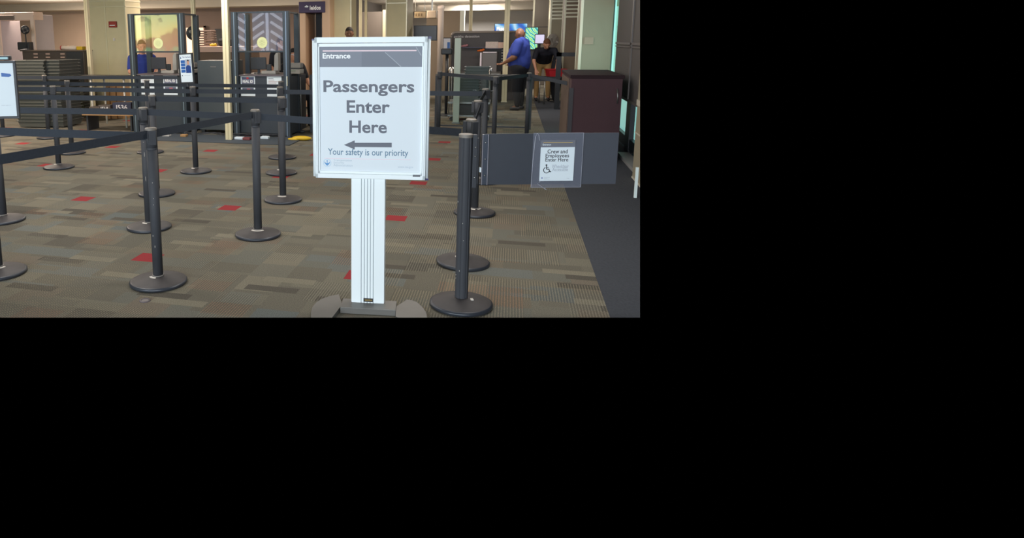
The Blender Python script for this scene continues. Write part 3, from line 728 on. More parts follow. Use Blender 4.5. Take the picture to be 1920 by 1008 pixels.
# ------------------------------------------------------------------ poster frames on stanchions
def poster_frame(P, rz, wd, ht, z, label, art, tilt=0):
    t = empty('mounted_poster', (P[0], P[1], z), rz, label, 'sign'); t.rotation_euler = (0, tilt, rz)
    boxes('frame', [(-wd/2, wd/2, -.012, .012, 0, .014), (-wd/2, wd/2, -.012, .012, ht-.014, ht), (-wd/2, -wd/2+.016, -.012, .012, .014, ht-.014), (wd/2-.016, wd/2, -.012, .012, .014, ht-.014)], BLK, t, .002)
    box('backing', -wd/2+.016, wd/2-.016, -.002, .010, .014, ht-.014, BLK, t)
    p_ = box('poster', -wd/2+.018, wd/2-.018, -.005, -.002, .016, ht-.016, PAPER, t)
    boxes('mount_stem', [(-.012, .012, -.006, .006, -.035, 0)], POST, t)
    art(p_, wd-.036, ht-.032, .016)
BLU = mat('poster_blue', (44, 96, 168), .5); BLU2 = mat('poster_dark_blue', (30, 64, 132), .5)
def art_officer(p_, w_, h_, zb):
    X = lambda f: -w_/2+f*w_
    Z = lambda f: zb+f*h_
    text('lettering', 'TSA PreCheck', X(.22), X(.95), Z(.87), Z(.93), -.0056, mat('poster_ink', (70, 90, 140), .6), p_, .01)
    bm = bmesh.new(); plate(bm, [(X(.05), Z(.86)), (X(.16), Z(.86)), (X(.105), Z(.93))], -.006, -.005); link('emblem', bm, BLU2, p_)
    for k in range(4): box('text_block', X(.08), X(.44), -.0065, -.005, Z(.35+.115*k), Z(.45+.115*k), BLU, p_)
    box('photo_backdrop', X(.46), X(.94), -.006, -.005, Z(.33), Z(.82), mat('photo_pale', (170, 176, 190), .6), p_)
    bm = bmesh.new(); plate(bm, [(X(.5), Z(.33)), (X(.92), Z(.33)), (X(.9), Z(.55)), (X(.78), Z(.61)), (X(.62), Z(.61)), (X(.5), Z(.55))], -.0075, -.006); link('pictured_shirt', bm, BLU2, p_)
    bm = bmesh.new(); ell(bm, (X(.7), -.0062, Z(.70)), (.085*w_, .0016, .085*h_), 14, 8); link('pictured_face', bm, SKIN2, p_)
    bm = bmesh.new(); ell(bm, (X(.7), -.0058, Z(.755)), (.09*w_, .0014, .05*h_), 14, 8); link('pictured_hair', bm, HAIRD, p_)
    bm = bmesh.new(); ell(bm, (X(.14), -.0058, Z(.24)), (.035*w_, .0006, .035*w_), 12, 6); link('footer_mark', bm, DARKINK, p_)
    text('lettering', 'www.tsa.gov', X(.3), X(.8), Z(.225), Z(.25), -.0056, PALEI, p_)
kx = ST['K'][1]
w0 = W(338.5, 128, 7.55)
poster_frame((kx.x-.045, kx.y-.03), YAW+math.radians(-28), .205, .345, 1.035, 'small white poster of an officer on a stanchion before the left podium', art_officer, math.radians(-3))
def art_plain(p_, w_, h_, zb):
    bm = bmesh.new(); plate(bm, [(w_/2-.075, zb+h_*.82), (w_/2-.02, zb+h_*.80), (w_/2-.014, zb+h_*.765), (w_/2-.03, zb+h_*.74), (w_/2-.075, zb+h_*.75)], -.0062, -.005); link('blue_mark', bm, BLU, p_)
    text('lettering', 'tsa.gov', w_/2-.09, w_/2-.03, zb+h_*.20, zb+h_*.215, -.0056, PALEI, p_)
    bm = bmesh.new()
e_ = G(28, 218, 1.04)
ax = Vector((math.cos(YAW+.12), math.sin(YAW+.12), 0))
pc_ = W(33, 160, 4.42) - ax*.145
poster_frame((pc_.x, pc_.y), YAW+.12, .29, .372, 1.035, 'white poster in a black frame cut by the left edge', art_plain, 0)
hd_ = empty('poster_header_clip', (pc_.x, pc_.y, 1.41), YAW+.12, 'grey bracket above the cut poster at the left edge', 'bracket')
boxes('bracket', [(-.13, .115, -.02, .03, 0, .028)], BLK, hd_, .006); boxes('clip_edge', [(-.12, .105, -.023, -.019, .006, .02)], mat('pale_teal_edge', (150, 190, 196), .4), hd_)

# ring on the carpet
p = G(272, 563.5)
bm = bmesh.new()
for k in range(24):
    a1, a2 = 2*PI*k/24, 2*PI*(k+1)/24
    for (r0, h0), (r1, h1) in (((.022, .002), (.026, .006)), ((.026, .006), (.031, .005)), ((.031, .005), (.034, .0005))):
        bm.faces.new([bm.verts.new((r_*math.cos(t_), r_*math.sin(t_), h_)) for r_, t_, h_ in ((r0, a1, h0), (r1, a1, h1), (r1, a2, h1), (r0, a2, h0))])
bmesh.ops.remove_doubles(bm, verts=bm.verts, dist=.0001)
fc = link('floor_fitting', bm, mat('floor_ring_grey', (92, 84, 88), .5)); fc.location = (p.x, p.y, 0); tag(fc, 'small round floor cap in the carpet before the near left stanchion', 'floor fitting')
lid = bmesh.new(); lathe(lid, [(.021, .0005), (.021, .003)], 20); o = link('cap_plate', lid, mat('cap_plate', (112, 106, 104), .5), fc)

# ------------------------------------------------------------------ podiums
def paper_notice(parent, x0, x1, z0, z1, y, kind, px=None):
    p_ = box('notice', x0, x1, y-.003, y, z0, z1, PAPER, parent)
    w_ = x1-x0; h_ = z1-z0
    zm = z0+.56*h_; hh = z1-zm
    if kind == 'real':
        box('notice_print', x0+.06*w_, x1-.06*w_, y-.0042, y-.003, zm, z1-.05*h_, mat('notice_slate', (104, 108, 128), .6), p_)
        box('notice_band', x0+.1*w_, x1-.1*w_, y-.005, y-.0042, z1-.3*hh, z1-.16*hh, mat('notice_navy', (58, 66, 104), .6), p_)
        box('notice_star', x0+.42*w_, x0+.56*w_, y-.006, y-.005, z1-.34*hh, z1-.12*hh, REDP, p_)
        text('lettering', 'REAL ID', x0+.14*w_, x1-.14*w_, zm+.24*hh, zm+.56*hh, y-.0062, mat('white_ink', (248, 250, 252), .5), p_, .03)
        box('lower_print', x0+.1*w_, x1-.1*w_, y-.0042, y-.003, z0+.2*h_, z0+.42*h_, mat('notice_slate', (104, 108, 128), .6), p_)
        box('lower_star', x0+.42*w_, x0+.66*w_, y-.005, y-.0042, z0+.24*h_, z0+.38*h_, mat('notice_rose', (190, 110, 120), .6), p_)
    else:
        for k, f in enumerate((.45, .7, .62, .66)): box('text_line', x0+.1*w_, x0+(.1+f*.9)*w_, y-.004, y-.003, zm+(.55-.17*k)*hh, zm+(.60-.17*k)*hh, mat('red_brown_ink', (176, 138, 136), .6), p_)
        box('heading', x0+.1*w_, x0+.45*w_, y-.004, y-.003, zm+.7*hh, zm+.75*hh, DARKINK, p_)
def doc_reader(x, y, z, rz, label):
    t = empty('document_scanner', (x, y, z), rz, label, 'scanner')
    box('foot', -.19, .05, -.1, .1, 0, .05, GREYL, t, .008)
    bm = bmesh.new(); plate(bm, [(0, .05), (.085, .05), (.085, .33), (.05, .335), (.02, .29), (.012, .12)], -.06, .06); bmesh.ops.recalc_face_normals(bm, faces=bm.faces); link('upright', bm, GREYL, t, bevel=.006)
    box('screen', -.13, -.055, -.02, .02, .05, .15, BLK, t, .004)
    return t
def podium(X0, X1, label, papers, side):
    Y0 = 10.15
    t = empty('officer_podium', ((X0+X1)/2, Y0, 0), 0, label, 'podium'); hw = (X1-X0)/2; dp = .78
    body = box('cabinet', -hw+.09, hw-.09, .01, dp, .05, .955, PODM, t, .004)
    box('plinth', -hw+.12, hw-.12, .06, dp-.04, 0, .05, BLK, t)
    box('desk_top', -hw+.08, hw-.08, -.012, dp+.02, .955, .978, mat('desk_top_grey', (96, 88, 92), .4), t, .003)
    box('side_panel', hw-.09, hw-.03, .06, dp+.15, .04, .95, PODM, t)
    box('side_panel', -hw+.03, -hw+.09, .06, dp+.15, .04, .95, PODM, t)
    for sx in (-1, 1):
        xx = sx*(hw-.055)
        f_ = boxes('frame_post', [(xx-.05, xx+.05, -.03, .05, .0, 1.95)], PODF, t, .004)
        boxes('post_groove', [(xx-.008, xx+.008, -.0325, -.029, .02, 1.94)], mat('pale_groove', (120, 134, 150), .3, .4), f_)
        boxes('frame_post', [(xx-.04, xx+.04, dp-.28, dp-.2, .0, 1.93)], PODF, t, .004)
        box('door_handle', xx+.006, xx+.02, -.05, -.033, .81, .96, TRIMW, t)
    boxes('top_rail', [(-hw+.1, hw-.1, -.02, .03, 1.925, 1.95)], PODF, t); boxes('middle_rail', [(-hw+.1, hw-.1, -.015, .02, 1.325, 1.35)], PODF, t)
    box('side_rail', hw-.08, hw-.03, .05, dp-.28, 1.92, 1.945, PODF, t)
    gz = box('glass_screen', -hw+.105, hw-.105, -.006, .002, 1.35, 1.925, GLS, t)
    bm = bmesh.new(); lathe(bm, [(.085, 0), (.085, .004)], 32); bm.transform(Matrix.Rotation(PI/2, 4, 'X'))
    dsk = link('speak_through', bm, mat('speech_disc_cream', (222, 226, 168), .5), gz); dsk.location = (.03, -.008, 1.475)
    bm = bmesh.new()
    for rr_, n_ in ((.02, 6), (.04, 10)):
        for k in range(n_): a_ = 2*PI*k/n_; ell(bm, (rr_*math.cos(a_), -.006, rr_*math.sin(a_)), (.005, .002, .005), 6, 4)
    link('speech_holes', bm, mat('hole_grey', (150, 154, 112), .6), dsk)
    for (a_, b_, kd) in papers: paper_notice(body, a_-(X0+X1)/2, b_-(X0+X1)/2, .64, .955, .009, kd)
    boxes('shelf', [(-hw+.1, hw-.1, .02, .1, .02, .05)], BLK, t)
    return t
podium(-6.05, -5.05, 'left officer podium with glass screen, beside the beige column', [(-5.88, -5.64, 'plain'), (-5.47, -5.22, 'real')], 0)
podium(-4.24, -3.28, 'right officer podium with glass screen, nearest the entrance sign', [(-4.11, -3.87, 'real'), (-3.67, -3.43, 'plain')], 1)
doc_reader(-5.45, 10.5, .978, 0, 'pale grey document scanner on the left podium desk')
doc_reader(-3.66, 10.5, .978, 0, 'pale grey document scanner on the right podium desk')
for (x, y, lb) in ((-5.3, 10.55, 'grey passport printer on the left podium desk'), (-3.45, 10.55, 'grey passport printer on the right podium desk')):
    t = empty('desk_printer', (x+.08, y, .978), 0, lb, 'printer')
    box('body', -.13, .15, -.1, .13, 0, .07, GREYL, t, .01); box('lid', -.12, .14, -.02, .13, .09, .17, mat('printer_mid_grey', (138, 132, 126), .5), t, .008); box('tray', -.1, .12, -.02, .1, .07, .09, BLK, t); box('status_label', 0, .08, -.103, -.1, .04, .06, FOAMG, t)
for (x, y, lb) in ((-5.83, 10.6, 'black monitor on the left podium desk'), (-4.02, 10.6, 'black monitor on the right podium desk')):
    t = empty('desk_monitor', (x+.05, y, .978), math.radians(8), lb, 'monitor')
    box('screen', -.13, .13, -.02, .02, .06, .26, BLK, t, .008); box('foot', -.07, .07, -.05, .05, 0, .012, BLK, t); box('neck', -.02, .02, 0, .03, .012, .1, BLK, t)
# floor mat before the podiums
tag(box('anti_fatigue_mat', -6.2, -3.05, 9.36, 10.1, 0, .012, mat('black_rubber_mat', (66, 74, 82), .7, var=.08), None, .004), 'dark rubber mat on the floor before the two podiums', 'mat')
# middle cabinet
t = empty('equipment_cabinet', (-4.64, 10.32, 0), 0, 'tall plain dark cabinet between the two podiums', 'cabinet')
box('carcass', -.29, .31, 0, .5, .06, 1.19, mat('dark_cabinet_laminate', (66, 72, 76), .5, var=.06), t, .004); box('name_plate', -.06, .04, -.004, 0, 1.085, 1.1, mat('name_plate_grey', (110, 106, 104), .5), t)
for sx in (-.24, .26): boxes('foot', [(sx-.03, sx+.03, .03, .09, 0, .06)], BLK, t)
# cables and odd boxes on the floor under the podiums
bm = bmesh.new()
for s_ in range(3):
    p0 = Vector((-5.3+.1*s_, 10.1, .02)); pts = [p0+Vector((.16*k, .04*math.sin(k*1.7+s_)-.05, .02+.015*math.sin(k*2.1))) for k in range(12)]
    tube(bm, pts, .006, 6)
tag(link('floor_cables', bm, BLK, None, True), 'loose black cables lying along the foot of the podiums', 'cables')
for i, (px_, py_, m_, wd, lb) in enumerate(((449, 261, PAPER, .14, 'white plug box on the mat left of the near stanchion head'), (497, 260, PAPER, .13, 'white adapter on the mat under the right podium'), (312, 255, LABELW, .13, 'white cable strip on the mat under the left podium'), (345, 256, mat('adapter_bronze', (170, 130, 84), .5), .1, 'bronze adapter on the mat under the left podium'), (463, 262, mat('adapter_maroon', (120, 60, 60), .5), .12, 'maroon adapter on the mat beside the white plug box'))):
    p = G(px_, py_, .012); tag(box('power_adapter', p.x-wd/2, p.x+wd/2, p.y-.04, p.y+.05, .012, .05, m_, None, .008), lb, 'adapter')
p = G(566, 263); bm = bmesh.new(); ell(bm, (0, 0, .035), (.16, .07, .035), 14, 8); ell(bm, (-.12, -.03, .02), (.1, .05, .02), 12, 6)
o = link('yellow_duster', bm, YEL, None, True); o.location = p; tag(o, 'yellow cloth on the floor right of the right podium', 'cloth')
# broom / pole beside the podium
p = G(566, 250)
t = empty('dust_pan_handle', (p.x, p.y, 0), 0, 'slim grey pole with a dark foot standing beside the right podium', 'pole')
tubeo('shaft', [(0, 0, .03), (-.01, 0, .55), (-.02, .01, .92)], .008, STEEL, t); bm = bmesh.new(); ell(bm, (0, 0, .03), (.05, .04, .03), 10, 6); link('foot', bm, BLK, t, True)
# side counter right of the podium with its card readers
p = AY(572, 150, 10.9)
t = empty('side_counter', (-3.13, 10.9, 0), 0, 'dark side counter attached behind the right podium', 'counter')
box('body', -.02, .18, -.15, .4, 0, .95, PODM, t, .004); box('red_strip', .1, .12, -.155, -.15, .8, .93, mat('red_brown_strip', (150, 80, 66), .6), t)
t = empty('card_reader', (-3.05, 10.95, .95), 0, 'stack of small screens on the side counter by the right podium', 'card reader')
box('lower_screen', -.06, .09, -.06, .02, .03, .085, mat('screen_pale_blue', (150, 176, 196), .3, emit=.3), t, .004); box('middle_screen', -.06, .09, -.06, .02, .13, .18, mat('screen_pale_blue', (150, 176, 196), .3), t, .004)
box('keypad', -.08, .07, -.06, .02, .21, .27, mat('keypad_pale', (190, 186, 196), .5), t, .004); box('stand', -.07, .06, .02, .06, 0, .27, BLK, t)

# power poles
def pole(px, py, D, wpx, label, ztop=2.72, rot=0):
    P = W(px, py, D); wd = wpx/F*D
    t = empty('power_pole', (P.x, P.y, 0), rot, label, 'pole')
    boxes('shaft', [(-wd/2, wd/2, -.035, .035, 0, ztop)], CREAM, t, .004)
    boxes('shaft_seam', [(-.003, .003, -.0375, -.035, .02, ztop-.01)], mat('seam_tan', (176, 160, 120), .5), t)
    box('floor_plate', -wd/2-.01, wd/2+.01, -.05, .05, 0, .012, TRIMW, t)
    return t
pole(430, 262, 10.42, 12, 'cream power pole in front of the podiums')
pole(365, 90, 12.6, 7, 'thin cream power pole behind the left podium')
pole(170.5, 140, 12.9, 7.5, 'cream power pole left of the left beige column')
pole(945, 188, 16.35, 9.5, 'cream power pole beside the man in blue')
pole(882, 58, 19, 6, 'cream power pole behind the baggage scanner')
pole(676, 60, 15.2, 5, 'thin cream power pole behind the head above the entrance sign')
pole(686, 60, 15.6, 4, 'thin cream power pole right of its twin above the sign')
# round white column
P = W(825, 100, 14.5); t = empty('round_column', (P.x, P.y, 0), 0, 'round white column right of the entrance sign', 'column')
latheo('shaft', [(.062, 0), (.062, 2.10), (.072, 2.12), (.072, 2.17), (.05, 2.19)], mat('pinkish_white_paint', (200, 184, 172), .5), t, 24)
P = W(855.5, 200, 12.3); t = empty('white_post', (P.x, P.y, 0), 0, 'square white post standing before the baggage scanner', 'post')
box('shaft', -.055, .055, -.04, .04, .02, 1.52, mat('greenish_white', (196, 204, 190), .45), t, .006); box('foot', -.07, .07, -.06, .06, 0, .02, STEEL, t)

# acrylic barrier with black frame
xa, xb, yb = -1.19, .33, 11.9
t = empty('acrylic_barrier', (xa, yb, 0), 0, 'black framed clear acrylic barrier right of the entrance sign', 'barrier'); w_ = xb-xa
FRB = mat('black_barrier_frame', (44, 46, 50), .45, .2)
boxes('frame', [(-.04, .03, -.02, .02, 0, .9), (w_-.03, w_+.04, -.02, .02, 0, .9), (-.04, w_+.04, -.015, .015, .02, .045)], FRB, t)
boxes('top_rail', [(-.04, w_+.04, -.022, .022, .885, .915)], mat('brown_black_rail', (82, 74, 68), .5), t)
box('acrylic_panel', .03, w_-.03, -.004, .004, .045, .885, PLEX, t)
# right-hand rail frame
P = G(1043, 205); t = empty('rail_frame', (P.x, P.y, 0), 0, 'tall black L shaped rail frame before the right columns', 'rail')
w2 = AY(1066, 102, P.y).x-P.x
boxes('upright', [(-.05, .05, -.03, .03, 0, 1.2)], FRB, t); boxes('top_bar', [(-.05, w2+.5, -.03, .03, 1.12, 1.2)], FRB, t)
boxes('lower_bar', [(-1.0, -.05, -.02, .02, .60, .68)], FRB, t)

# maroon counter at right
t = empty('screening_counter', (.74, 9.05, 0), 0, 'dark maroon counter against the right wall', 'counter')
cw = 1.33-.74
box('body', 0, cw, 0, 1.5, 0, 1.02, DARKM, t, .004); box('counter_top', -.015, cw+.02, -.02, 1.52, 1.02, 1.06, mat('dark_counter_top', (52, 38, 42), .8, spec=.15), t, .004)
box('side_panel', -.012, 0, .25, 1.5, 0, 1.0, mat('brown_side_panel', (96, 78, 68), .6), t)
boxes('corner_post', [(-.02, .03, -.015, .02, 0, .9)], mat('dark_corner', (44, 38, 44), .5), t)
tubeo('cable', [(cw-.06, -.02, .9), (cw-.05, -.03, .8), (cw-.05, -.02, .72)], .008, STEEL, t)
seen(bpy.data.objects['body']) if False else None

# ------------------------------------------------------------------ baggage scanner and its clutter
D0 = 17.2
c = W(845, 100, D0); ys_ = c.y; xs0 = c.x; xs1 = AY(978, 100, ys_).x
zt = AY(900, 60, ys_).z
t = empty('baggage_scanner', (xs0, ys_, 0), 0, 'large grey baggage scanner with a pale rounded frame', 'scanner'); w_ = xs1-xs0
r_ = .12
prof = [(0, 0), (w_, 0), (w_, zt)] + [(r_-r_*math.sin(a_), zt-r_+r_*math.cos(a_)) for a_ in [math.radians(k*15) for k in range(7)]]
bm = bmesh.new(); plate(bm, prof, 0, 1.6); bmesh.ops.recalc_face_normals(bm, faces=bm.faces); sc_body = link('housing', bm, GREYD, t)
# pale rounded rim
bm = bmesh.new(); tube(bm, [(0, -.01, .4), (0, -.01, zt-r_)] + [(r_-r_*math.cos(a_), -.01, zt-r_+r_*math.sin(a_)) for a_ in [math.radians(k*15) for k in range(1, 7)]] + [(w_, -.01, zt)], .028, 10)
link('rim', bm, mat('pale_rim_plastic', (158, 146, 136), .45), t, True)
sx = lambda px, py=68: AY(px, py, ys_).x-xs0
sz = lambda px, py: AY(px, py, ys_).z
text('lettering', 'smiths detection', sx(851), sx(899), sz(870, 70.5), sz(870, 66), -.006, mat('pale_lettering', (206, 200, 200), .5), sc_body, .01)
tn = box('tunnel_hood', sx(905, 105), sx(933, 105), -.45, 0, .62, sz(920, 97), mat('hood_grey', (112, 106, 104), .45), t, .02)
box('hood_edge', sx(907, 97), sx(932, 97), -.46, -.44, sz(920, 98), sz(920, 96.3), mat('white_edge_plastic', (240, 226, 232), .4), t)
boxes('hood_side', [(sx(903, 105)-.02, sx(904.5, 105), -.44, -.40, .85, sz(920, 98))], mat('white_edge_plastic', (240, 226, 232), .4), t)
boxes('side_vents', [(sx(938, 105), sx(944, 105), -.01, 0, .9, 1.45)], BLK, t)
boxes('vent_marks', [(sx(940, 105), sx(943, 105), -.014, -.01, .93+.07*k, .95+.07*k) for k in range(6)], LABELW, t)
box('conveyor_bed', sx(860, 120), sx(940, 120), -1.5, -.02, .62, .72, STEEL, t)
parts('conveyor_leg', [(sx(865), sx(868), -1.4, -1.34, 0, .62), (sx(930), sx(933), -1.4, -1.34, 0, .62), (sx(865), sx(868), -.3, -.24, 0, .62)], STEEL, t)
# paper box and pink/orange items on ledges
led = tag(boxes('scanner_shelf', [(xs0+sx(868, 88), xs0+sx(912, 88), ys_-.16, ys_-.03, sz(890, 89.5), sz(890, 88)), (xs0+sx(912, 90), xs0+sx(940, 90), ys_-.2, ys_-.03, sz(925, 91.5), sz(925, 90))], mat('slate_shelf', (74, 72, 92), .5)), 'thin slate shelf across the front of the baggage scanner', 'shelf')
a_ = box('paper_box', xs0+sx(911, 84), xs0+sx(934, 84), ys_-.19, ys_-.05, sz(922, 90), sz(922, 78), mat('printed_cream_paper', (214, 196, 186), .7, var=.25, scale=40)); tag(a_, 'cream printed box on the scanner shelf', 'box')
a_ = box('paper_stack', xs0+sx(934.5, 82), xs0+sx(944, 82), ys_-.19, ys_-.05, sz(938, 90), sz(938, 79), mat('cream_paper', (232, 196, 176), .7)); tag(a_, 'small cream stack right of the printed box on the shelf', 'box')
for nm, pxx, pyy, m_, lb in (('orange_toy', 903, 95, mat('orange_plastic', (222, 110, 40), .5), 'orange folded gloves pack on top of the scanner hood'), ('pink_cloth', 872, 88, mat('pink_cloth', (186, 130, 136), .8), 'pinkish crumpled cloth on the left of the scanner shelf')):
    zz = sz(920, 96.3) if nm == 'orange_toy' else sz(890, 88)
    yo = -.3 if nm == 'orange_toy' else -.1
    bm = bmesh.new(); ell(bm, (0, 0, .03), (.06, .05, .03), 12, 8); ell(bm, (.05, .01, .045), (.035, .04, .028), 10, 6); ell(bm, (-.06, 0, .022), (.04, .04, .022), 10, 6)
    o = link('glove_pack' if nm == 'orange_toy' else 'crumpled_cloth', bm, m_, None, True); o.location = (xs0+sx(pxx, pyy), ys_+yo, zz); tag(o, lb, 'cloth')

# screening bins
def make_bin():
    bm = bmesh.new(); L_, W_, Hh = .30, .21, .11
    def ring(f, z): return [bm.verts.new(p_) for p_ in ((-L_*f, -W_*f, z), (L_*f, -W_*f, z), (L_*f, W_*f, z), (-L_*f, W_*f, z))]
    o0 = ring(.86, 0); o1 = ring(.97, Hh-.012); l0 = ring(1.05, Hh-.012); l1 = ring(1.05, Hh); i1 = ring(.95, Hh); i0 = ring(.84, .006)
    bm.faces.new(o0[::-1])
    for a_, b_ in ((o0, o1), (o1, l0), (l0, l1), (l1, i1), (i1, i0)):
        for k in range(4): bm.faces.new((a_[k], a_[(k+1) % 4], b_[(k+1) % 4], b_[k]))
    bm.faces.new(i0); bmesh.ops.recalc_face_normals(bm, faces=bm.faces)
    return link('screening_bin', bm, BIN)
bin0 = make_bin(); binused = [False]
def stack(P, n, rz, label, group, z=0, step=.056, m=None, scale=1):
    for k in range(n):
        o = bin0 if not binused[0] else bin0.copy()
        if binused[0]: C.objects.link(o)
        binused[0] = True
        o.location = (P.x+random.uniform(-.006, .006), P.y+random.uniform(-.006, .006), z+k*step); o.rotation_euler = (0, 0, rz+random.uniform(-.02, .02)); o.scale = (scale,)*3
        if m:
            if k == 0: o.data = o.data.copy(); o.data.materials.clear(); o.data.materials.append(m); dm_ = o.data
            else: o.data = dm_
        tag(o, label, 'bin', group)
stack(W(72, 200, 12.3), 20, YAW*0+.1, 'grey screening bin in the tall left stack near the metal detector', 'bins in the tall left stack', .02)
stack(W(117, 200, 12.4), 20, PI/2, 'grey screening bin in the tall stack beside the folding table', 'bins in the stack beside the table', .02)
stack(W(147, 200, 13.9), 11, 0, 'grey screening bin in the low stack behind the folding table', 'bins in the low stack', .0)
TRAY = mat('teal_grey_tray', (96, 104, 104), .4, var=.1)
stack(W(893, 200, 12.9), 11, 0, 'teal grey tray in the stack behind the acrylic barrier', 'trays behind the acrylic barrier', .36, .055, TRAY, .75)
stack(W(876, 200, 12.7), 8, 0, 'teal grey tray in the lower stack behind the acrylic barrier', 'lower trays behind the acrylic barrier', .36, .05, TRAY, .72)
# tray cart
P = W(884, 200, 12.85); t = empty('tray_cart', (P.x, P.y, 0), 0, 'steel cart carrying the tray stacks behind the acrylic barrier', 'cart')
boxes('deck', [(-.42, .34, -.25, .3, .32, .355), (-.42, .34, -.25, .3, .08, .11)], STEEL, t)
for sx_ in (-.40, .32):
    for sy_ in (-.23, .28): tubeo('leg', [(sx_, sy_, .06), (sx_, sy_, .95)], .013, STEEL, t, 8)
for sx_ in (-.36, .3):
    for sy_ in (-.2, .25):
        bm = bmesh.new(); lathe(bm, [(.03, -.012), (.03, .012)], 14); bm.transform(Matrix.Translation((sx_, sy_, .035)) @ Matrix.Rotation(PI/2, 4, 'X')); link('caster', bm, BLK, t)
box('crate', -.3, .1, -.2, .2, .111, .3, BLK, t, .01)
boxes('handle', [(.33, .35, -.24, .29, .93, .96)], STEEL, t)

# ------------------------------------------------------------------ walk-through detectors, left machinery
P = W(4, 120, 15.0)
t = empty('metal_detector', (P.x, P.y, 0), 0, 'white walk-through metal detector at the far left', 'metal detector')
MDP = mat('detector_panel', (176, 168, 172), .5, var=.04); MDW = mat('detector_white', (226, 204, 190), .5)
zt = W(30, 24, 15.2).z
for xx in (0, .86): p_ = box('side_panel', xx-.04, xx+.04, 0, .64, 0, zt-.05, MDP, t, .02); boxes('panel_edge', [(xx-.045, xx+.045, -.02, .01, 0, zt-.05)], MDW, p_)
box('header', -.05, .91, 0, .3, zt-.17, zt, MDW, t, .015); box('header_display', .05, .42, -.03, 0, zt-.16, zt-.06, mat('display_taupe', (120, 108, 102), .5), t, .01)
bm = bmesh.new(); ell(bm, (.045, .56, .95), (.01, .03, .03), 12, 8); link('lock', bm, PAPER, t, True)
def fan(px, py, D, zbase, label, r_=.13, fm=BLK):
    P = W(px, py, D); z = P.z
    t = empty('pedestal_fan', (P.x, P.y, zbase), YAW+math.radians(20), label, 'fan'); z -= zbase
    bm = bmesh.new()
    for k in range(5):
        rr_ = r_*(.2+.2*k); pts = [(rr_*math.cos(a_), -.05+.05*(k/4)**2, z+rr_*math.sin(a_)) for a_ in [2*PI*j/24 for j in range(25)]]; tube(bm, pts, .004, 5, False)
    for j in range(16):
        a_ = 2*PI*j/16; tube(bm, [(0, -.055, z), (r_*.6*math.cos(a_), -.035, z+r_*.6*math.sin(a_)), (r_*math.cos(a_), 0, z+r_*math.sin(a_))], .003, 5)
    link('guard', bm, fm, t)
    bm = bmesh.new(); lathe(bm, [(r_*.9, -.02), (r_, 0), (r_*.95, .05), (r_*.5, .09)], 24); bm.transform(Matrix.Translation((0, 0, z)) @ Matrix.Rotation(-PI/2, 4, 'X')); link('rear_guard', bm, fm, t, True)
    for j in range(4):
        bm = bmesh.new(); M_ = Matrix.Translation((0, -.01, z)) @ Matrix.Rotation(j*PI/2+.4, 4, 'Y') @ Matrix.Rotation(.4, 4, 'X'); ell(bm, (0, 0, 0), (.03, .003, r_*.36), 10, 6); bm.transform(M_ @ Matrix.Translation((0, 0, r_*.45))); link('blade', bm, GREYL, t, True)
    tubeo('stem', [(0, .03, .02), (0, .03, z)], .014, BLK, t, 10)
    latheo('foot', [(.14, 0), (.14, .015), (.03, .03)], BLK, t, 20)
fan(362.5, 62, 12.9, 0, 'black pedestal fan behind the left podium', .13)
# dark cabinet run with its top things
c = W(42, 100, 14.4); y0 = c.y; x0 = c.x; x1 = AY(157, 100, y0).x; zc = AY(100, 94, y0).z
t = empty('screening_console', (x0, y0, 0), 0, 'long dark console behind the tall bin stacks', 'console'); w_ = x1-x0
CON = mat('dark_console', (74, 66, 62), .5, var=.08)
box('body', 0, w_, 0, .45, .05, zc-.02, CON, t, .006); box('ledge', -.02, w_+.02, -.05, .47, zc-.02, zc, mat('console_edge', (110, 96, 86), .5), t)
for k in range(4):
    xx = (.22, .42, .66, .8)[k]*w_; boxes('vent_label', [(xx-.05, xx+.05, -.006, 0, zc-.30+.07*j, zc-.27+.07*j) for j in range(4)], mat('pinkish_label', (176, 150, 138), .6), t)
box('door', w_*.72, w_*.98, -.01, 0, .3, zc-.04, BLK, t); box('plinth', .03, w_-.03, .03, .57, 0, .05, BLK, t)
fan(47, 56, 14.42, zc, 'small black desk fan on the long dark console', .085)
q = AY(47, 90, y0+.3); tag(box('equipment_case', q.x-.13, q.x+.16, y0+.22, y0+.42, zc, zc+.17, BLK, None, .02), 'black equipment case beside the small fan on the console', 'case')
q = AY(130, 92, y0+.25)
t = empty('paper_roll', (q.x, y0+.25, zc), 0, 'white paper roll lying on the long dark console', 'roll'); bm = bmesh.new(); lathe(bm, [(.045, -.17), (.045, .17)], 20); bm.transform(Matrix.Translation((0, 0, .045)) @ Matrix.Rotation(PI/2, 4, 'Y')); link('roll', bm, mat('roll_cream', (236, 218, 200), .7), t, True)
bm = bmesh.new(); lathe(bm, [(.048, -.19), (.048, -.17)], 16); bm.transform(Matrix.Translation((0, 0, .045)) @ Matrix.Rotation(PI/2, 4, 'Y')); link('roll_end', bm, REDP, t, True)
tag(box('yellow_box', q.x+.2, q.x+.34, y0+.2, y0+.34, zc, zc+.07, YEL, None, .01), 'small yellow box beside the white paper roll', 'box')
q = AY(163, 80, y0+.3); tag(box('purple_case', q.x-.02, q.x+.16, y0+.3, y0+.5, zc, zc+.2, mat('purple_plastic', (92, 76, 120), .5), None, .015), 'purple case at the right end of the console by the column', 'case')
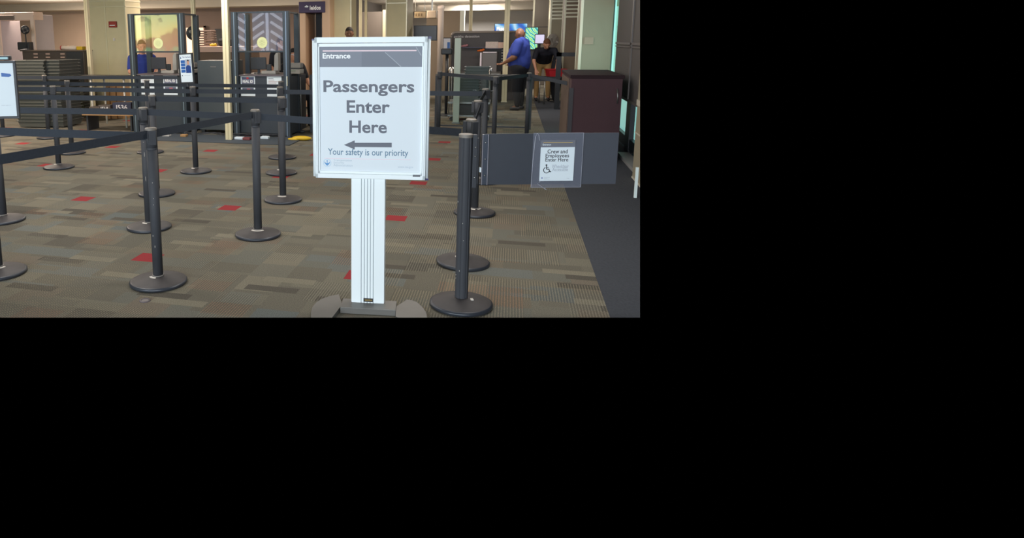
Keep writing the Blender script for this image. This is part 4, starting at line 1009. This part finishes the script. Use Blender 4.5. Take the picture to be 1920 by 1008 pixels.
# folding table
q0 = W(128, 143, 12.35); q1 = W(252, 143, 12.0); yt = W(173, 230, 12.2).y
xl = AY(128, 143, yt).x; xr = AY(240, 143, yt).x; zt = AY(173, 143, yt).z
t = empty('folding_table', (xl, yt, 0), 0, 'black topped folding table with white legs before the left column', 'table'); w_ = xr-xl
box('table_top', 0, w_, -.05, .5, zt-.04, zt, BLK, t, .004)
for xx, yy_ in ((AY(174, 200, yt).x-xl, 0), (AY(174, 200, yt).x-xl-.02, .45), (w_-.08, 0), (w_-.08, .45)):
    tubeo('leg', [(xx, yy_, 0), (xx-.01, yy_, zt-.04)], .018, mat('white_leg_paint', (206, 202, 190), .5), t, 10)
# cardboard boxes and labelled equipment boxes
for k in range(3):
    q = W(208+12.2*k, 190, 13.6); wd = .115
    o = box('cardboard_box', -wd/2, wd/2, -.15, .15, 0, .66, TAN, None, .004); o.location = (q.x, q.y, 0)
    tag(o, ('left one of the three tall cardboard boxes before the left column', 'middle one of the three tall cardboard boxes before the left column', 'right one of the three tall cardboard boxes before the left column')[k], 'box')
q = W(205, 203, 11.7)
t = empty('wooden_dolly', (q.x, q.y, 0), .1, 'low wooden platform carrying the stencilled dark boxes', 'platform')
box('board', -.45, .5, -.12, .35, .27, .30, TAN, t)
for xx in (-.38, .42): boxes('runner', [(xx-.015, xx+.015, -.08, .3, 0, .27)], BLK, t)
for k, (px_, s_, wd, hh, m_) in enumerate(((170, '132', .2, .1, CON), (189, 'IEHI', .22, .13, CON), (222, 'I536', .34, .17, mat('navy_case', (48, 52, 76), .5)))):
    q2 = W(px_, 197, 11.66); o = empty('equipment_box', (q2.x, q2.y+.1, .30), .1, ('small stencilled dark box, leftmost on the low wooden platform', 'medium stencilled dark box in the middle of the platform', 'wide navy stencilled case at right of the platform')[k], 'box')
    box('case', -wd/2, wd/2, 0, .2, 0, hh, m_, o, .006); text('stencil', s_, -wd*.3, wd*.3, hh*.3, hh*.78, -.002, mat('stencil_white', (206, 206, 210), .6), o, .02)

# things behind the middle: conveyor counter with basket stacks and fruit-like yellow tubs
c = W(372, 92, 14.6); y0 = c.y; x0 = c.x; x1 = AY(470, 92, y0).x; zc = AY(400, 87, y0).z
t = empty('search_table', (x0, y0, 0), 0, 'long pale topped search table behind the middle cabinet', 'table'); w_ = x1-x0
box('table_top', 0, w_, -.1, .7, zc-.12, zc, mat('pinkish_top', (214, 184, 172), .6), t, .01); box('body', .05, w_-.05, -.05, .65, 0, zc-.12, mat('brown_table_body', (110, 92, 80), .6), t)
for k in range(7):
    q = AY(388, 84, y0+.2); o = box('stacked_basket', -.17+.004*k, .17-.004*k, -.12, .12, 0, .035, mat('basket_taupe', (130, 112, 104), .6), None, .008); o.location = (q.x, y0+.25, zc+.05*k); tag(o, 'taupe basket in the stack on the pale search table', 'basket', 'baskets on the search table')
tag(boxes('bag_heap', [(AY(402, 80, y0).x, AY(424, 80, y0).x, y0+.15, y0+.45, zc, zc+.16)], BLKC, None, .05), 'dark bag lying on the pale search table right of the baskets', 'bag')
q = AY(397, 90, y0-.08); bm = bmesh.new(); ell(bm, (0, 0, .03), (.07, .05, .03), 12, 8); ell(bm, (.06, 0, .035), (.03, .03, .03), 10, 6); o = link('yellow_glove', bm, YEL, None, True); o.location = (q.x, y0-.02, zc); tag(o, 'yellow glove at the front edge of the pale search table', 'glove')

# body scanner with purple header
c = W(560, 60, 15.3); y0 = c.y; x0 = AY(558, 12, y0).x; x1 = AY(620, 12, y0).x; z0h = AY(585, 24, y0).z; z1h = AY(585, 3, y0).z
t = empty('body_scanner', (x0, y0, 0), 0, 'body scanner portal with a purple header beside the entrance sign', 'scanner'); w_ = x1-x0
hd_ = boxes('header', [(.03, w_-.12, -.02, .9, z0h, z1h)], mat('purple_header', (58, 44, 84), .45), t, .01)
bxx = lambda px: AY(px, 15, y0).x-x0
text('lettering', 'leidos', bxx(581.5), bxx(602), AY(590, 18.5, y0).z, AY(590, 10.5, y0).z, -.026, mat('white_ink', (248, 250, 252), .5, emit=0), hd_, .03)
bm = bmesh.new(); plate(bm, [(bxx(571), AY(575, 13, y0).z), (bxx(575), AY(575, 10, y0).z), (bxx(579), AY(575, 11.5, y0).z), (bxx(578), AY(575, 14, y0).z), (bxx(574), AY(575, 14, y0).z)], -.026, -.021); link('logo_mark', bm, PAPER, hd_)
UW = mat('scanner_cream_upright', (206, 176, 148), .5)
box('upright', .02, .18, 0, .8, 0, z0h, UW, t, .02); box('upright', w_-.2, w_-.02, 0, .8, 0, z0h+.3, UW, t, .02); box('inner_wall', .2, w_-.22, .75, .8, 0, z0h, BLK, t)
box('window_pane', .35, w_-.25, .7, .74, 1.0, z0h-.1, mat('grey_pane', (126, 118, 112), .3), t); box('lower_notice', .38, w_-.3, .68, .7, 1.45, 1.62, mat('notice_greenish', (132, 138, 120), .5), t)
box('scanner_base', 0, w_, -.1, .9, 0, .03, BLK, t)

# distant right clutter: blue lit sign, green cyan display, white monitor, pedestal fan
def screen_mat(name, stops, s, scale=3):
    m = bpy.data.materials.new(name); m.use_nodes = True; nt = m.node_tree; L = nt.links.new; b = nt.nodes['Principled BSDF']; b.inputs['Base Color'].default_value = (.01, .01, .01, 1)
    tc = nt.nodes.new('ShaderNodeTexCoord'); wv = nt.nodes.new('ShaderNodeTexWave'); wv.inputs['Scale'].default_value = scale; wv.inputs['Distortion'].default_value = 6; wv.inputs['Detail'].default_value = 3; wv.bands_direction = 'DIAGONAL'
    r = nt.nodes.new('ShaderNodeValToRGB')
    while len(r.color_ramp.elements) < len(stops): r.color_ramp.elements.new(.5)
    for e, (p_, c_) in zip(r.color_ramp.elements, stops): e.position = p_; e.color = (*lin(c_), 1)
    L(tc.outputs['Object'], wv.inputs['Vector']); L(wv.outputs['Fac'], r.inputs[0]); L(r.outputs[0], b.inputs['Emission Color']); b.inputs['Emission Strength'].default_value = s; return m
def screen(name, px0, px1, py0, py1, D, m, label, cat):
    c0 = W(px0, py0, D); y0 = c0.y; c1 = AY(px1, py1, y0)
    t = empty(name, (c0.x, y0, c1.z), 0, label, cat); w_ = c1.x-c0.x; h_ = c0.z-c1.z
    box('casing', -.015, w_+.015, 0, .06, -.015, h_+.015, BLK, t); p_ = box('lit_face', 0, w_, -.008, 0, 0, h_, m, t); return t, p_, w_, h_
t, p_, w_, h_ = screen('advert_screen', 928, 988, 45, 60, 22, screen_mat('blue_advert', [(0, (30, 90, 190)), (.4, (60, 140, 220)), (.75, (120, 190, 230)), (1, (190, 220, 240))], 1.0, 1.2), 'blue lit advert screen behind the baggage scanner', 'screen')
text('lettering', 'Fluxor', w_*.06, w_*.42, h_*.2, h_*.62, -.012, mat('lit_white_letters', (250, 250, 250), .5, emit=1.2), p_, .03)
t2 = tag(boxes('advert_bracket', [(t.location.x+w_-.1, t.location.x+w_+1.1, t.location.y+.02, t.location.y+.06, t.location.z+h_*.55, t.location.z+h_*.62)], BLK), 'dark horizontal bar right of the blue advert screen', 'bar')
dct = screen('display_case', 986, 1007, 52, 92, 20.5, screen_mat('cyan_green_display', [(0, (30, 150, 150)), (.3, (90, 220, 200)), (.6, (210, 245, 240)), (1, (150, 230, 90))], 1.0, 5), 'bright cyan and green display behind the man in blue', 'display')
box('pedestal', -.02, dct[2]+.02, .02, .3, -dct[0].location.z, -.015, BLK, dct[0])
wm_ = screen('white_monitor', 1004, 1020, 65, 81, 18.3, mat('lit_white_screen', (214, 208, 236), .5, emit=.9), 'blank pale monitor above the bending man', 'monitor')
box('stand', wm_[2]/2-.03, wm_[2]/2+.03, .06, .12, -wm_[0].location.z, .1, BLK, wm_[0])
t, p_, w_, h_ = screen('wall_television', 777, 818, 49, 75, 17.8, mat('dark_screen', (26, 26, 34), .3), 'dark television right of the middle column', 'television')
a_ = W(777, 22, 18.4); b_ = AY(798, 33, a_.y); t = empty('hanging_notice', (a_.x, a_.y, b_.z), 0, 'framed cream notice hanging high right of the middle column', 'notice')
box('board', 0, b_.x-a_.x, 0, .03, 0, a_.z-b_.z, mat('cream_notice', (186, 166, 138), .6), t); parts('hanging_rod', [(.02, .03, .01, .02, a_.z-b_.z, 2.72-b_.z), (b_.x-a_.x-.03, b_.x-a_.x-.02, .01, .02, a_.z-b_.z, 2.72-b_.z)], STEEL, t); boxes('print', [(.03+.07*k, .07+.07*k, -.004, 0, .04, .11) for k in range(3)], mat('notice_print_brown', (128, 108, 84), .6), t)
a_ = W(800, 20, 18.6); b_ = AY(818, 34, a_.y); pj = box('projector', a_.x, b_.x, a_.y, a_.y+.3, b_.z, a_.z, mat('projector_cream', (196, 178, 156), .5), None, .02); box('mount_pole', (a_.x+b_.x)/2-.02, (a_.x+b_.x)/2+.02, a_.y+.1, a_.y+.14, a_.z, 2.72, STEEL, pj)
tag(pj, 'cream projector hanging beside the framed notice', 'projector')
fan(1037, 76, 17.0, 0, 'silver pedestal fan behind the bending man', .17, GREYL)
a_ = W(1045, 96, 16.3); bm = bmesh.new()
ell(bm, (0, 0, .6), (.13, .12, .6), 14, 10); o = link('garment_bag', bm, BLKC, None, True); o.location = (a_.x, a_.y, 0); tag(o, 'dark bagged bundle standing behind the bending man', 'bag')
# small poster, left of scanner
a_ = W(832, 72, 16.8); b_ = AY(844, 100, a_.y); t = empty('framed_poster', (a_.x, a_.y, b_.z), 0, 'small framed blue and white poster left of the baggage scanner', 'poster'); w_ = b_.x-a_.x; h_ = a_.z-b_.z
boxes('frame', [(-.02, w_+.02, 0, .02, -.02, h_+.02)], BLK, t); q_ = box('print', 0, w_, -.006, 0, 0, h_, mat('poster_grey_white', (206, 206, 214), .6), t); boxes('figure', [(w_*.55, w_*.95, -.01, -.006, .05, h_*.75)], BLU, q_)
boxes('stand', [(w_*.3, w_*.6, .02, .06, -b_.z, h_)], BLK, t)

# queue control panel things
a_ = W(838, 130, 13.6); t = empty('mobile_xray_stand', (a_.x, a_.y, 0), 0, 'dark instrument stand with a shiny dome left of the scanner', 'stand')
tubeo('column', [(0, 0, .03), (0, 0, 1.2)], .03, FRB, t); box('head', -.12, .1, -.06, .06, 1.2, 1.32, FRB, t, .02)
bm = bmesh.new(); ell(bm, (.09, -.05, .9), (.07, .07, .07), 16, 10); link('dome', bm, mat('chrome', (220, 220, 215), .15, 1), t, True); latheo('foot', [(.2, 0), (.2, .02), (.05, .03)], FRB, t, 20)

# ------------------------------------------------------------------ people
def cap(bm, p0, r0, p1, r1, n=14):
    p0, p1 = Vector(p0), Vector(p1); d = (p1-p0)
    if d.length < 1e-5: ell(bm, p0, (r0,)*3, n, 8); return
    dn = d.normalized(); pts, rs = [], []
    for k in range(4): a_ = PI/2*(1-k/4); pts.append(p0-dn*r0*math.sin(a_)); rs.append(max(r0*math.cos(a_), r0*.02))
    for k in range(5): pts.append(p0+d*k/4); rs.append(r0+(r1-r0)*k/4)
    for k in range(1, 5): a_ = PI/2*k/4; pts.append(p1+dn*r1*math.sin(a_)); rs.append(max(r1*math.cos(a_), r1*.02))
    a_ = Vector((0, 0, 1)) if abs(dn.z) < .9 else Vector((1, 0, 0)); u_ = dn.cross(a_).normalized(); v_ = dn.cross(u_); rings = []
    for p_, r in zip(pts, rs): rings.append([bm.verts.new(p_+(u_*math.cos(2*PI*k/n)+v_*math.sin(2*PI*k/n))*r) for k in range(n)])
    for A, B in zip(rings, rings[1:]):
        for k in range(n): bm.faces.new((A[k], A[(k+1) % n], B[(k+1) % n], B[k]))
    bm.faces.new(rings[0][::-1]); bm.faces.new(rings[-1])
def skin(name, build, m, parent, vox=.014):
    bm = bmesh.new(); build(bm); bmesh.ops.recalc_face_normals(bm, faces=bm.faces); me = bpy.data.meshes.new('tmp'); bm.to_mesh(me); bm.free()
    o = bpy.data.objects.new('tmp', me); C.objects.link(o); md = o.modifiers.new('r', 'REMESH'); md.mode = 'VOXEL'; md.voxel_size = vox; md.use_smooth_shade = True
    sm = o.modifiers.new('s', 'SMOOTH'); sm.iterations = 4; sm.factor = .5
    bpy.context.view_layer.update(); m2 = bpy.data.meshes.new_from_object(o.evaluated_get(bpy.context.evaluated_depsgraph_get())); bpy.data.objects.remove(o)
    m2.name = name; m2.materials.clear(); m2.materials.append(m); r = bpy.data.objects.new(name, m2); C.objects.link(r); r.parent = parent
    for p_ in m2.polygons: p_.use_smooth = True
    return r
def person(P, rz, label, J, skinm, shirtm, pantm, hairm, bulk=1.0, belly=0.0, sleeves=True, cap_=False, shoes=BLK, bald=False, z=0, legs=True, hair_long=False):
    """figure facing -y in its own space; J gives joint positions"""
    t = empty('person', (P.x, P.y, z), rz, label, 'person'); V = Vector
    sh = [V(J['shl']), V(J['shr'])]; el = [V(J['ell']), V(J['elr'])]; wr = [V(J['wrl']), V(J['wrr'])]; hp = [V(J['hpl']), V(J['hpr'])]
    neck, head, chest, pel = V(J['neck']), V(J['head']), V(J['chest']), V(J['pel'])
    fd = V(J.get('face', (0, -1, 0))).normalized(); up = (head-neck).normalized(); rt = fd.cross(up).normalized(); fd = up.cross(rt).normalized()
    HR = Matrix((rt, -fd, up)).transposed()
    def body(bm):
        ell(bm, head, (.075, .095, .115), 18, 12, HR)
        ell(bm, head+fd*.03-up*.055, (.052, .062, .055), 14, 10, HR)       # jaw
        cap(bm, head+fd*.088+up*.008, .010, head+fd*.108-up*.022, .015)      # nose
        cap(bm, head+fd*.084-up*.055-rt*.018, .010, head+fd*.084-up*.055+rt*.018, .010)
        for s_ in (-1, 1): ell(bm, head+rt*s_*.078-up*.005, (.014, .022, .032), 10, 8, HR)
        cap(bm, neck-up*.03, .058*min(bulk, 1.2), head-up*.06, .052)
        cap(bm, chest, .09*bulk, pel, .09*bulk)
        for i in (0, 1):
            cap(bm, sh[i], .052*bulk, el[i], .042*bulk); cap(bm, el[i], .042*bulk, wr[i], .027)
            d = (wr[i]-el[i]).normalized(); hd = V(J.get('hand'+'lr'[i], d)).normalized(); side = hd.cross(V((0, -1, .2))).normalized()
            if side.length < .1: side = V((1, 0, 0))
            palm = wr[i]+hd*.045; cap(bm, wr[i], .026, palm+hd*.02, .030)
            cap(bm, wr[i]+side*.012, .022, palm+side*.02+hd*.02, .020); cap(bm, wr[i]-side*.012, .022, palm-side*.02+hd*.02, .020)
            nrm = side.cross(hd).normalized()
            for k, (o_, ln) in enumerate(((-.030, .06), (-.011, .072), (.009, .068), (.028, .052))):
                b0 = palm+side*o_+hd*.03; b1 = b0+hd*ln*.5+nrm*.006; b2 = b1+hd*ln*.42+nrm*.02; cap(bm, b0, .0098, b1, .0092, 8); cap(bm, b1, .0092, b2, .0085, 8)
            t0 = wr[i]+hd*.02-side*.03; cap(bm, t0, .013, t0+hd*.035-side*.025+nrm*.01, .0105, 8); cap(bm, t0+hd*.035-side*.025+nrm*.01, .0105, t0+hd*.062-side*.028+nrm*.025, .009, 8)
        if legs:
            for i in (0, 1):
                kn, an = V(J['kn'+'lr'[i]]), V(J['an'+'lr'[i]]); cap(bm, hp[i], .08*bulk, kn, .055); cap(bm, kn, .053, an, .036); cap(bm, an, .036, an+V((0, -.1, -.045)), .03)
    skin('body', body, skinm, t, .0105)
    def shirt(bm):
        mid = chest.lerp(pel, .55)
        cap(bm, chest, .128*bulk, mid, .125*bulk+belly*.35); cap(bm, mid, .125*bulk+belly*.35, pel, .13*bulk+belly*.2)
        for s_ in (-1, 1):
            off = (sh[1]-sh[0])*.5*.42*s_
            cap(bm, chest+off, .115*bulk, mid+off*.9+fd*belly*.5, .112*bulk+belly*.35); cap(bm, mid+off*.9+fd*belly*.5, .112*bulk+belly*.35, pel+off*.8, .118*bulk+belly*.2)
        if belly: cap(bm, mid+V((0, -belly*.6, -.04)), .13*bulk+belly*.45, mid+V((0, -belly*.5, .06)), .12*bulk+belly*.35)
        cap(bm, sh[0].lerp(chest, .1), .07*bulk, sh[1].lerp(chest, .1), .07*bulk); cap(bm, chest, .13*bulk, neck-up*.035, .07*bulk)
        for i in (0, 1):
            q_ = sh[i].lerp(el[i], .72) if sleeves else el[i].lerp(wr[i], .8); 
            if sleeves: cap(bm, sh[i], .068*bulk, q_, .062*bulk)
            else: cap(bm, sh[i], .066*bulk, el[i], .054*bulk); cap(bm, el[i], .054*bulk, q_, .04)
    skin('shirt', shirt, shirtm, t, .016)
    if legs:
        def pants(bm):
            cap(bm, hp[0], .112*bulk, hp[1], .112*bulk); cap(bm, pel, .12*bulk, (hp[0]+hp[1])/2, .125*bulk)
            for i in (0, 1):
                kn, an = V(J['kn'+'lr'[i]]), V(J['an'+'lr'[i]]); cap(bm, hp[i], .098*bulk, kn, .072*bulk); cap(bm, kn, .072*bulk, an+V((0, 0, .02)), .054)
        skin('trousers', pants, pantm, t, .016)
        for i in (0, 1):
            an = V(J['an'+'lr'[i]])
            def shoe(bm): cap(bm, an+V((0, .03, -.045)), .042, an+V((0, -.13, -.055)), .038)
            skin('shoe', shoe, shoes, t, .012)
    if not bald:
        def hair(bm):
            ell(bm, head+up*.022-fd*.014, (.083, .1, .108), 18, 12, HR)
            if hair_long: cap(bm, head-fd*.05, .07, head-fd*.05-up*.12, .06)
        h_ = skin('hair' if not cap_ else 'cap', hair, hairm, t, .012)
        # open the face
        b2 = bmesh.new(); b2.from_mesh(h_.data)
        dl_ = [v for v in b2.verts if (v.co-head).dot(fd) > .035 and (v.co-head).dot(up) < .055]
        bmesh.ops.delete(b2, geom=dl_, context='VERTS'); b2.to_mesh(h_.data); b2.free()
    bm = bmesh.new()
    for s_ in (-1, 1): ell(bm, head+fd*.082+rt*s_*.03+up*.012, (.011, .006, .007), 8, 6, HR)
    link('eyes', bm, HAIRD, t, True)
    return t
STAND = dict(shl=(-.2, .02, 1.40), shr=(.2, .02, 1.40), ell=(-.25, .04, 1.12), elr=(.25, .04, 1.12), wrl=(-.25, -.06, .88), wrr=(.25, -.06, .88),
             hpl=(-.1, 0, .90), hpr=(.1, 0, .90), knl=(-.11, -.01, .5), knr=(.11, -.01, .5), anl=(-.12, .02, .095), anr=(.12, .02, .095),
             neck=(0, .01, 1.47), head=(0, -.015, 1.61), chest=(0, .0, 1.30), pel=(0, 0, .98))
# man in blue, seen from behind at three quarters, facing left
P = W(971, 205, 14.5)
J = dict(STAND); J.update(elr=(.30, -.02, 1.12), wrr=(.24, -.28, .98), ell=(-.26, .0, 1.12), wrl=(-.22, -.25, .95), head=(0, -.02, 1.60), handr=(-.1, -1, -.2), handl=(0, -1, -.2))
person(P, YAW+math.radians(-125), 'heavy bald man in a royal blue polo shirt beside the baggage scanner', J, SKIN1, BLUE, BLKC, HAIRD, 1.56, .08, bald=True)
# wand in his hand
# man bending over the red bin
P = W(1016, 190, 16.6)
J = dict(shl=(-.2, -.32, 1.22), shr=(.2, -.32, 1.22), ell=(-.27, -.42, .97), elr=(.27, -.42, .97), wrl=(-.22, -.52, .76), wrr=(.22, -.52, .76), hpl=(-.1, .08, .90), hpr=(.1, .08, .90),
         knl=(-.13, .0, .5), knr=(.13, .0, .5), anl=(-.14, .06, .095), anr=(.14, .06, .095), neck=(0, -.38, 1.28), head=(0, -.47, 1.37), chest=(0, -.24, 1.18), pel=(0, .04, .97), face=(.1, -.9, -.55), handl=(.1, -.3, -1), handr=(-.1, -.3, -1))
person(P, YAW+math.radians(-12), 'man in a navy polo and khaki trousers bending over a red bin', J, SKIN2, NAVY, KHAKI, HAIRB, 1.0)
# red bin on a low table
q = P - FWD*.72
t = empty('low_table', (q.x+.05, q.y, 0), YAW, 'low dark table under the red bin', 'table')
box('table_top', -.34, .3, -.22, .22, .60, .63, BLK, t)
for sx_ in (-.3, .26):
    for sy_ in (-.18, .18): tubeo('leg', [(sx_, sy_, 0), (sx_, sy_, .60)], .015, STEEL, t, 8)
bm = bmesh.new()
def ring(f, g_, z): return [bm.verts.new(p_) for p_ in ((-.2*f, -.15*g_, z), (.2*f, -.15*g_, z), (.2*f, .15*g_, z), (-.2*f, .15*g_, z))]
rs = [ring(.86, .86, 0), ring(1, 1, .15), ring(1.06, 1.08, .15), ring(1.06, 1.08, .17), ring(.96, .95, .17), ring(.84, .84, .01)]
bm.faces.new(rs[0][::-1])
for A, B in zip(rs, rs[1:]):
    for k in range(4): bm.faces.new((A[k], A[(k+1) % 4], B[(k+1) % 4], B[k]))
bm.faces.new(rs[-1]); o = link('red_bin', bm, REDP); o.location = (q.x+.05, q.y, .63); o.rotation_euler = (0, 0, YAW); tag(o, 'bright red bin on the low table in front of the bending man', 'bin')
# officers behind the podium glass
SIT = dict(shl=(-.19, .02, .62), shr=(.19, .02, .62), ell=(-.24, -.08, .38), elr=(.24, -.08, .38), wrl=(-.16, -.28, .32), wrr=(.16, -.28, .32), hpl=(-.1, 0, .1), hpr=(.1, 0, .1),
           knl=(-.12, -.1, -.1), knr=(.12, -.1, -.1), anl=(-.12, 0, -.45), anr=(.12, 0, -.45), neck=(0, .01, .69), head=(0, -.02, .83), chest=(0, 0, .52), pel=(0, .02, .18))
def lift(J_, dz, sc_=1.0): return {k: (tuple((v[0]*sc_, v[1]*sc_, v[2]*sc_+dz)) if not k.startswith(('face', 'hand')) else v) for k, v in J_.items()}
SEAT = dict(SIT); SEAT.update(hpl=(-.1, .02, .12), hpr=(.1, .02, .12), knl=(-.13, -.38, .12), knr=(.13, -.38, .12), anl=(-.13, -.36, -.34), anr=(.13, -.36, -.34))
def stool(P, z, label):
    t = empty('tall_stool', (P.x, P.y, 0), 0, label, 'stool'); latheo('seat', [(.17, z-.07), (.19, z-.05), (.19, z-.02), (.16, z)], BLKC, t, 24); tubeo('stem', [(0, 0, .03), (0, 0, z-.07)], .025, STEEL, t); latheo('foot', [(.24, 0), (.24, .02), (.04, .04)], BLK, t, 24)
P = W(266, 95, 12.75); person(P, math.radians(40), 'officer in a blue shirt seated behind the left podium', lift(SEAT, .58), SKIN2, BLUE, BLKC, HAIRD, 1.1); stool(P, .60, 'tall stool under the officer at the left podium')
P = W(526, 80, 13.05); person(P, math.radians(60), 'auburn haired officer standing behind the right podium glass', lift(STAND, -.19, 1.0) if False else dict(STAND, head=(0, -.02, 1.45), neck=(0, .01, 1.31), shl=(-.18, .02, 1.24), shr=(.18, .02, 1.24), chest=(0, 0, 1.15), ell=(-.23, .02, 1.0), elr=(.23, .02, 1.0), wrl=(-.2, -.15, .9), wrr=(.2, -.15, .9), pel=(0, 0, .92), hpl=(-.1, 0, .84), hpr=(.1, 0, .84), knl=(-.11, 0, .47), knr=(.11, 0, .47)), SKIN2, BLKC, BLKC, HAIRB, .92, hair_long=True)
P = W(549, 100, 12.35); o = person(P, math.radians(50), 'officer in black with glasses seated right of the right podium frame', lift(SEAT, .41), SKIN2, BLKC, BLKC, HAIRD, 1.12); stool(P, .42, 'low stool under the officer in black')
def glasses(bm):
    hd_ = Vector((0, -.02, .83+.41))
    for s_ in (-1, 1):
        pts = [hd_+Vector((s_*.034+.026*math.cos(a_), -.098, .012+.02*math.sin(a_))) for a_ in [2*PI*k/12 for k in range(13)]]; tube(bm, pts, .003, 6, False)
        tube(bm, [hd_+Vector((s_*.06, -.095, .014)), hd_+Vector((s_*.08, 0, .01))], .003, 6)
    tube(bm, [hd_+Vector((-.01, -.1, .014)), hd_+Vector((.01, -.1, .014))], .003, 6)
bm = bmesh.new(); glasses(bm); link('glasses', bm, PAPER, o)
P = W(655, 62, 13.6); person(P, math.radians(10), 'person in a dark cap mostly hidden behind the entrance sign', dict(STAND, **{'head': (0, -.015, 1.625)}), SKIN1, BLUE, BLKC, HAIRD, 1.05, cap_=True)
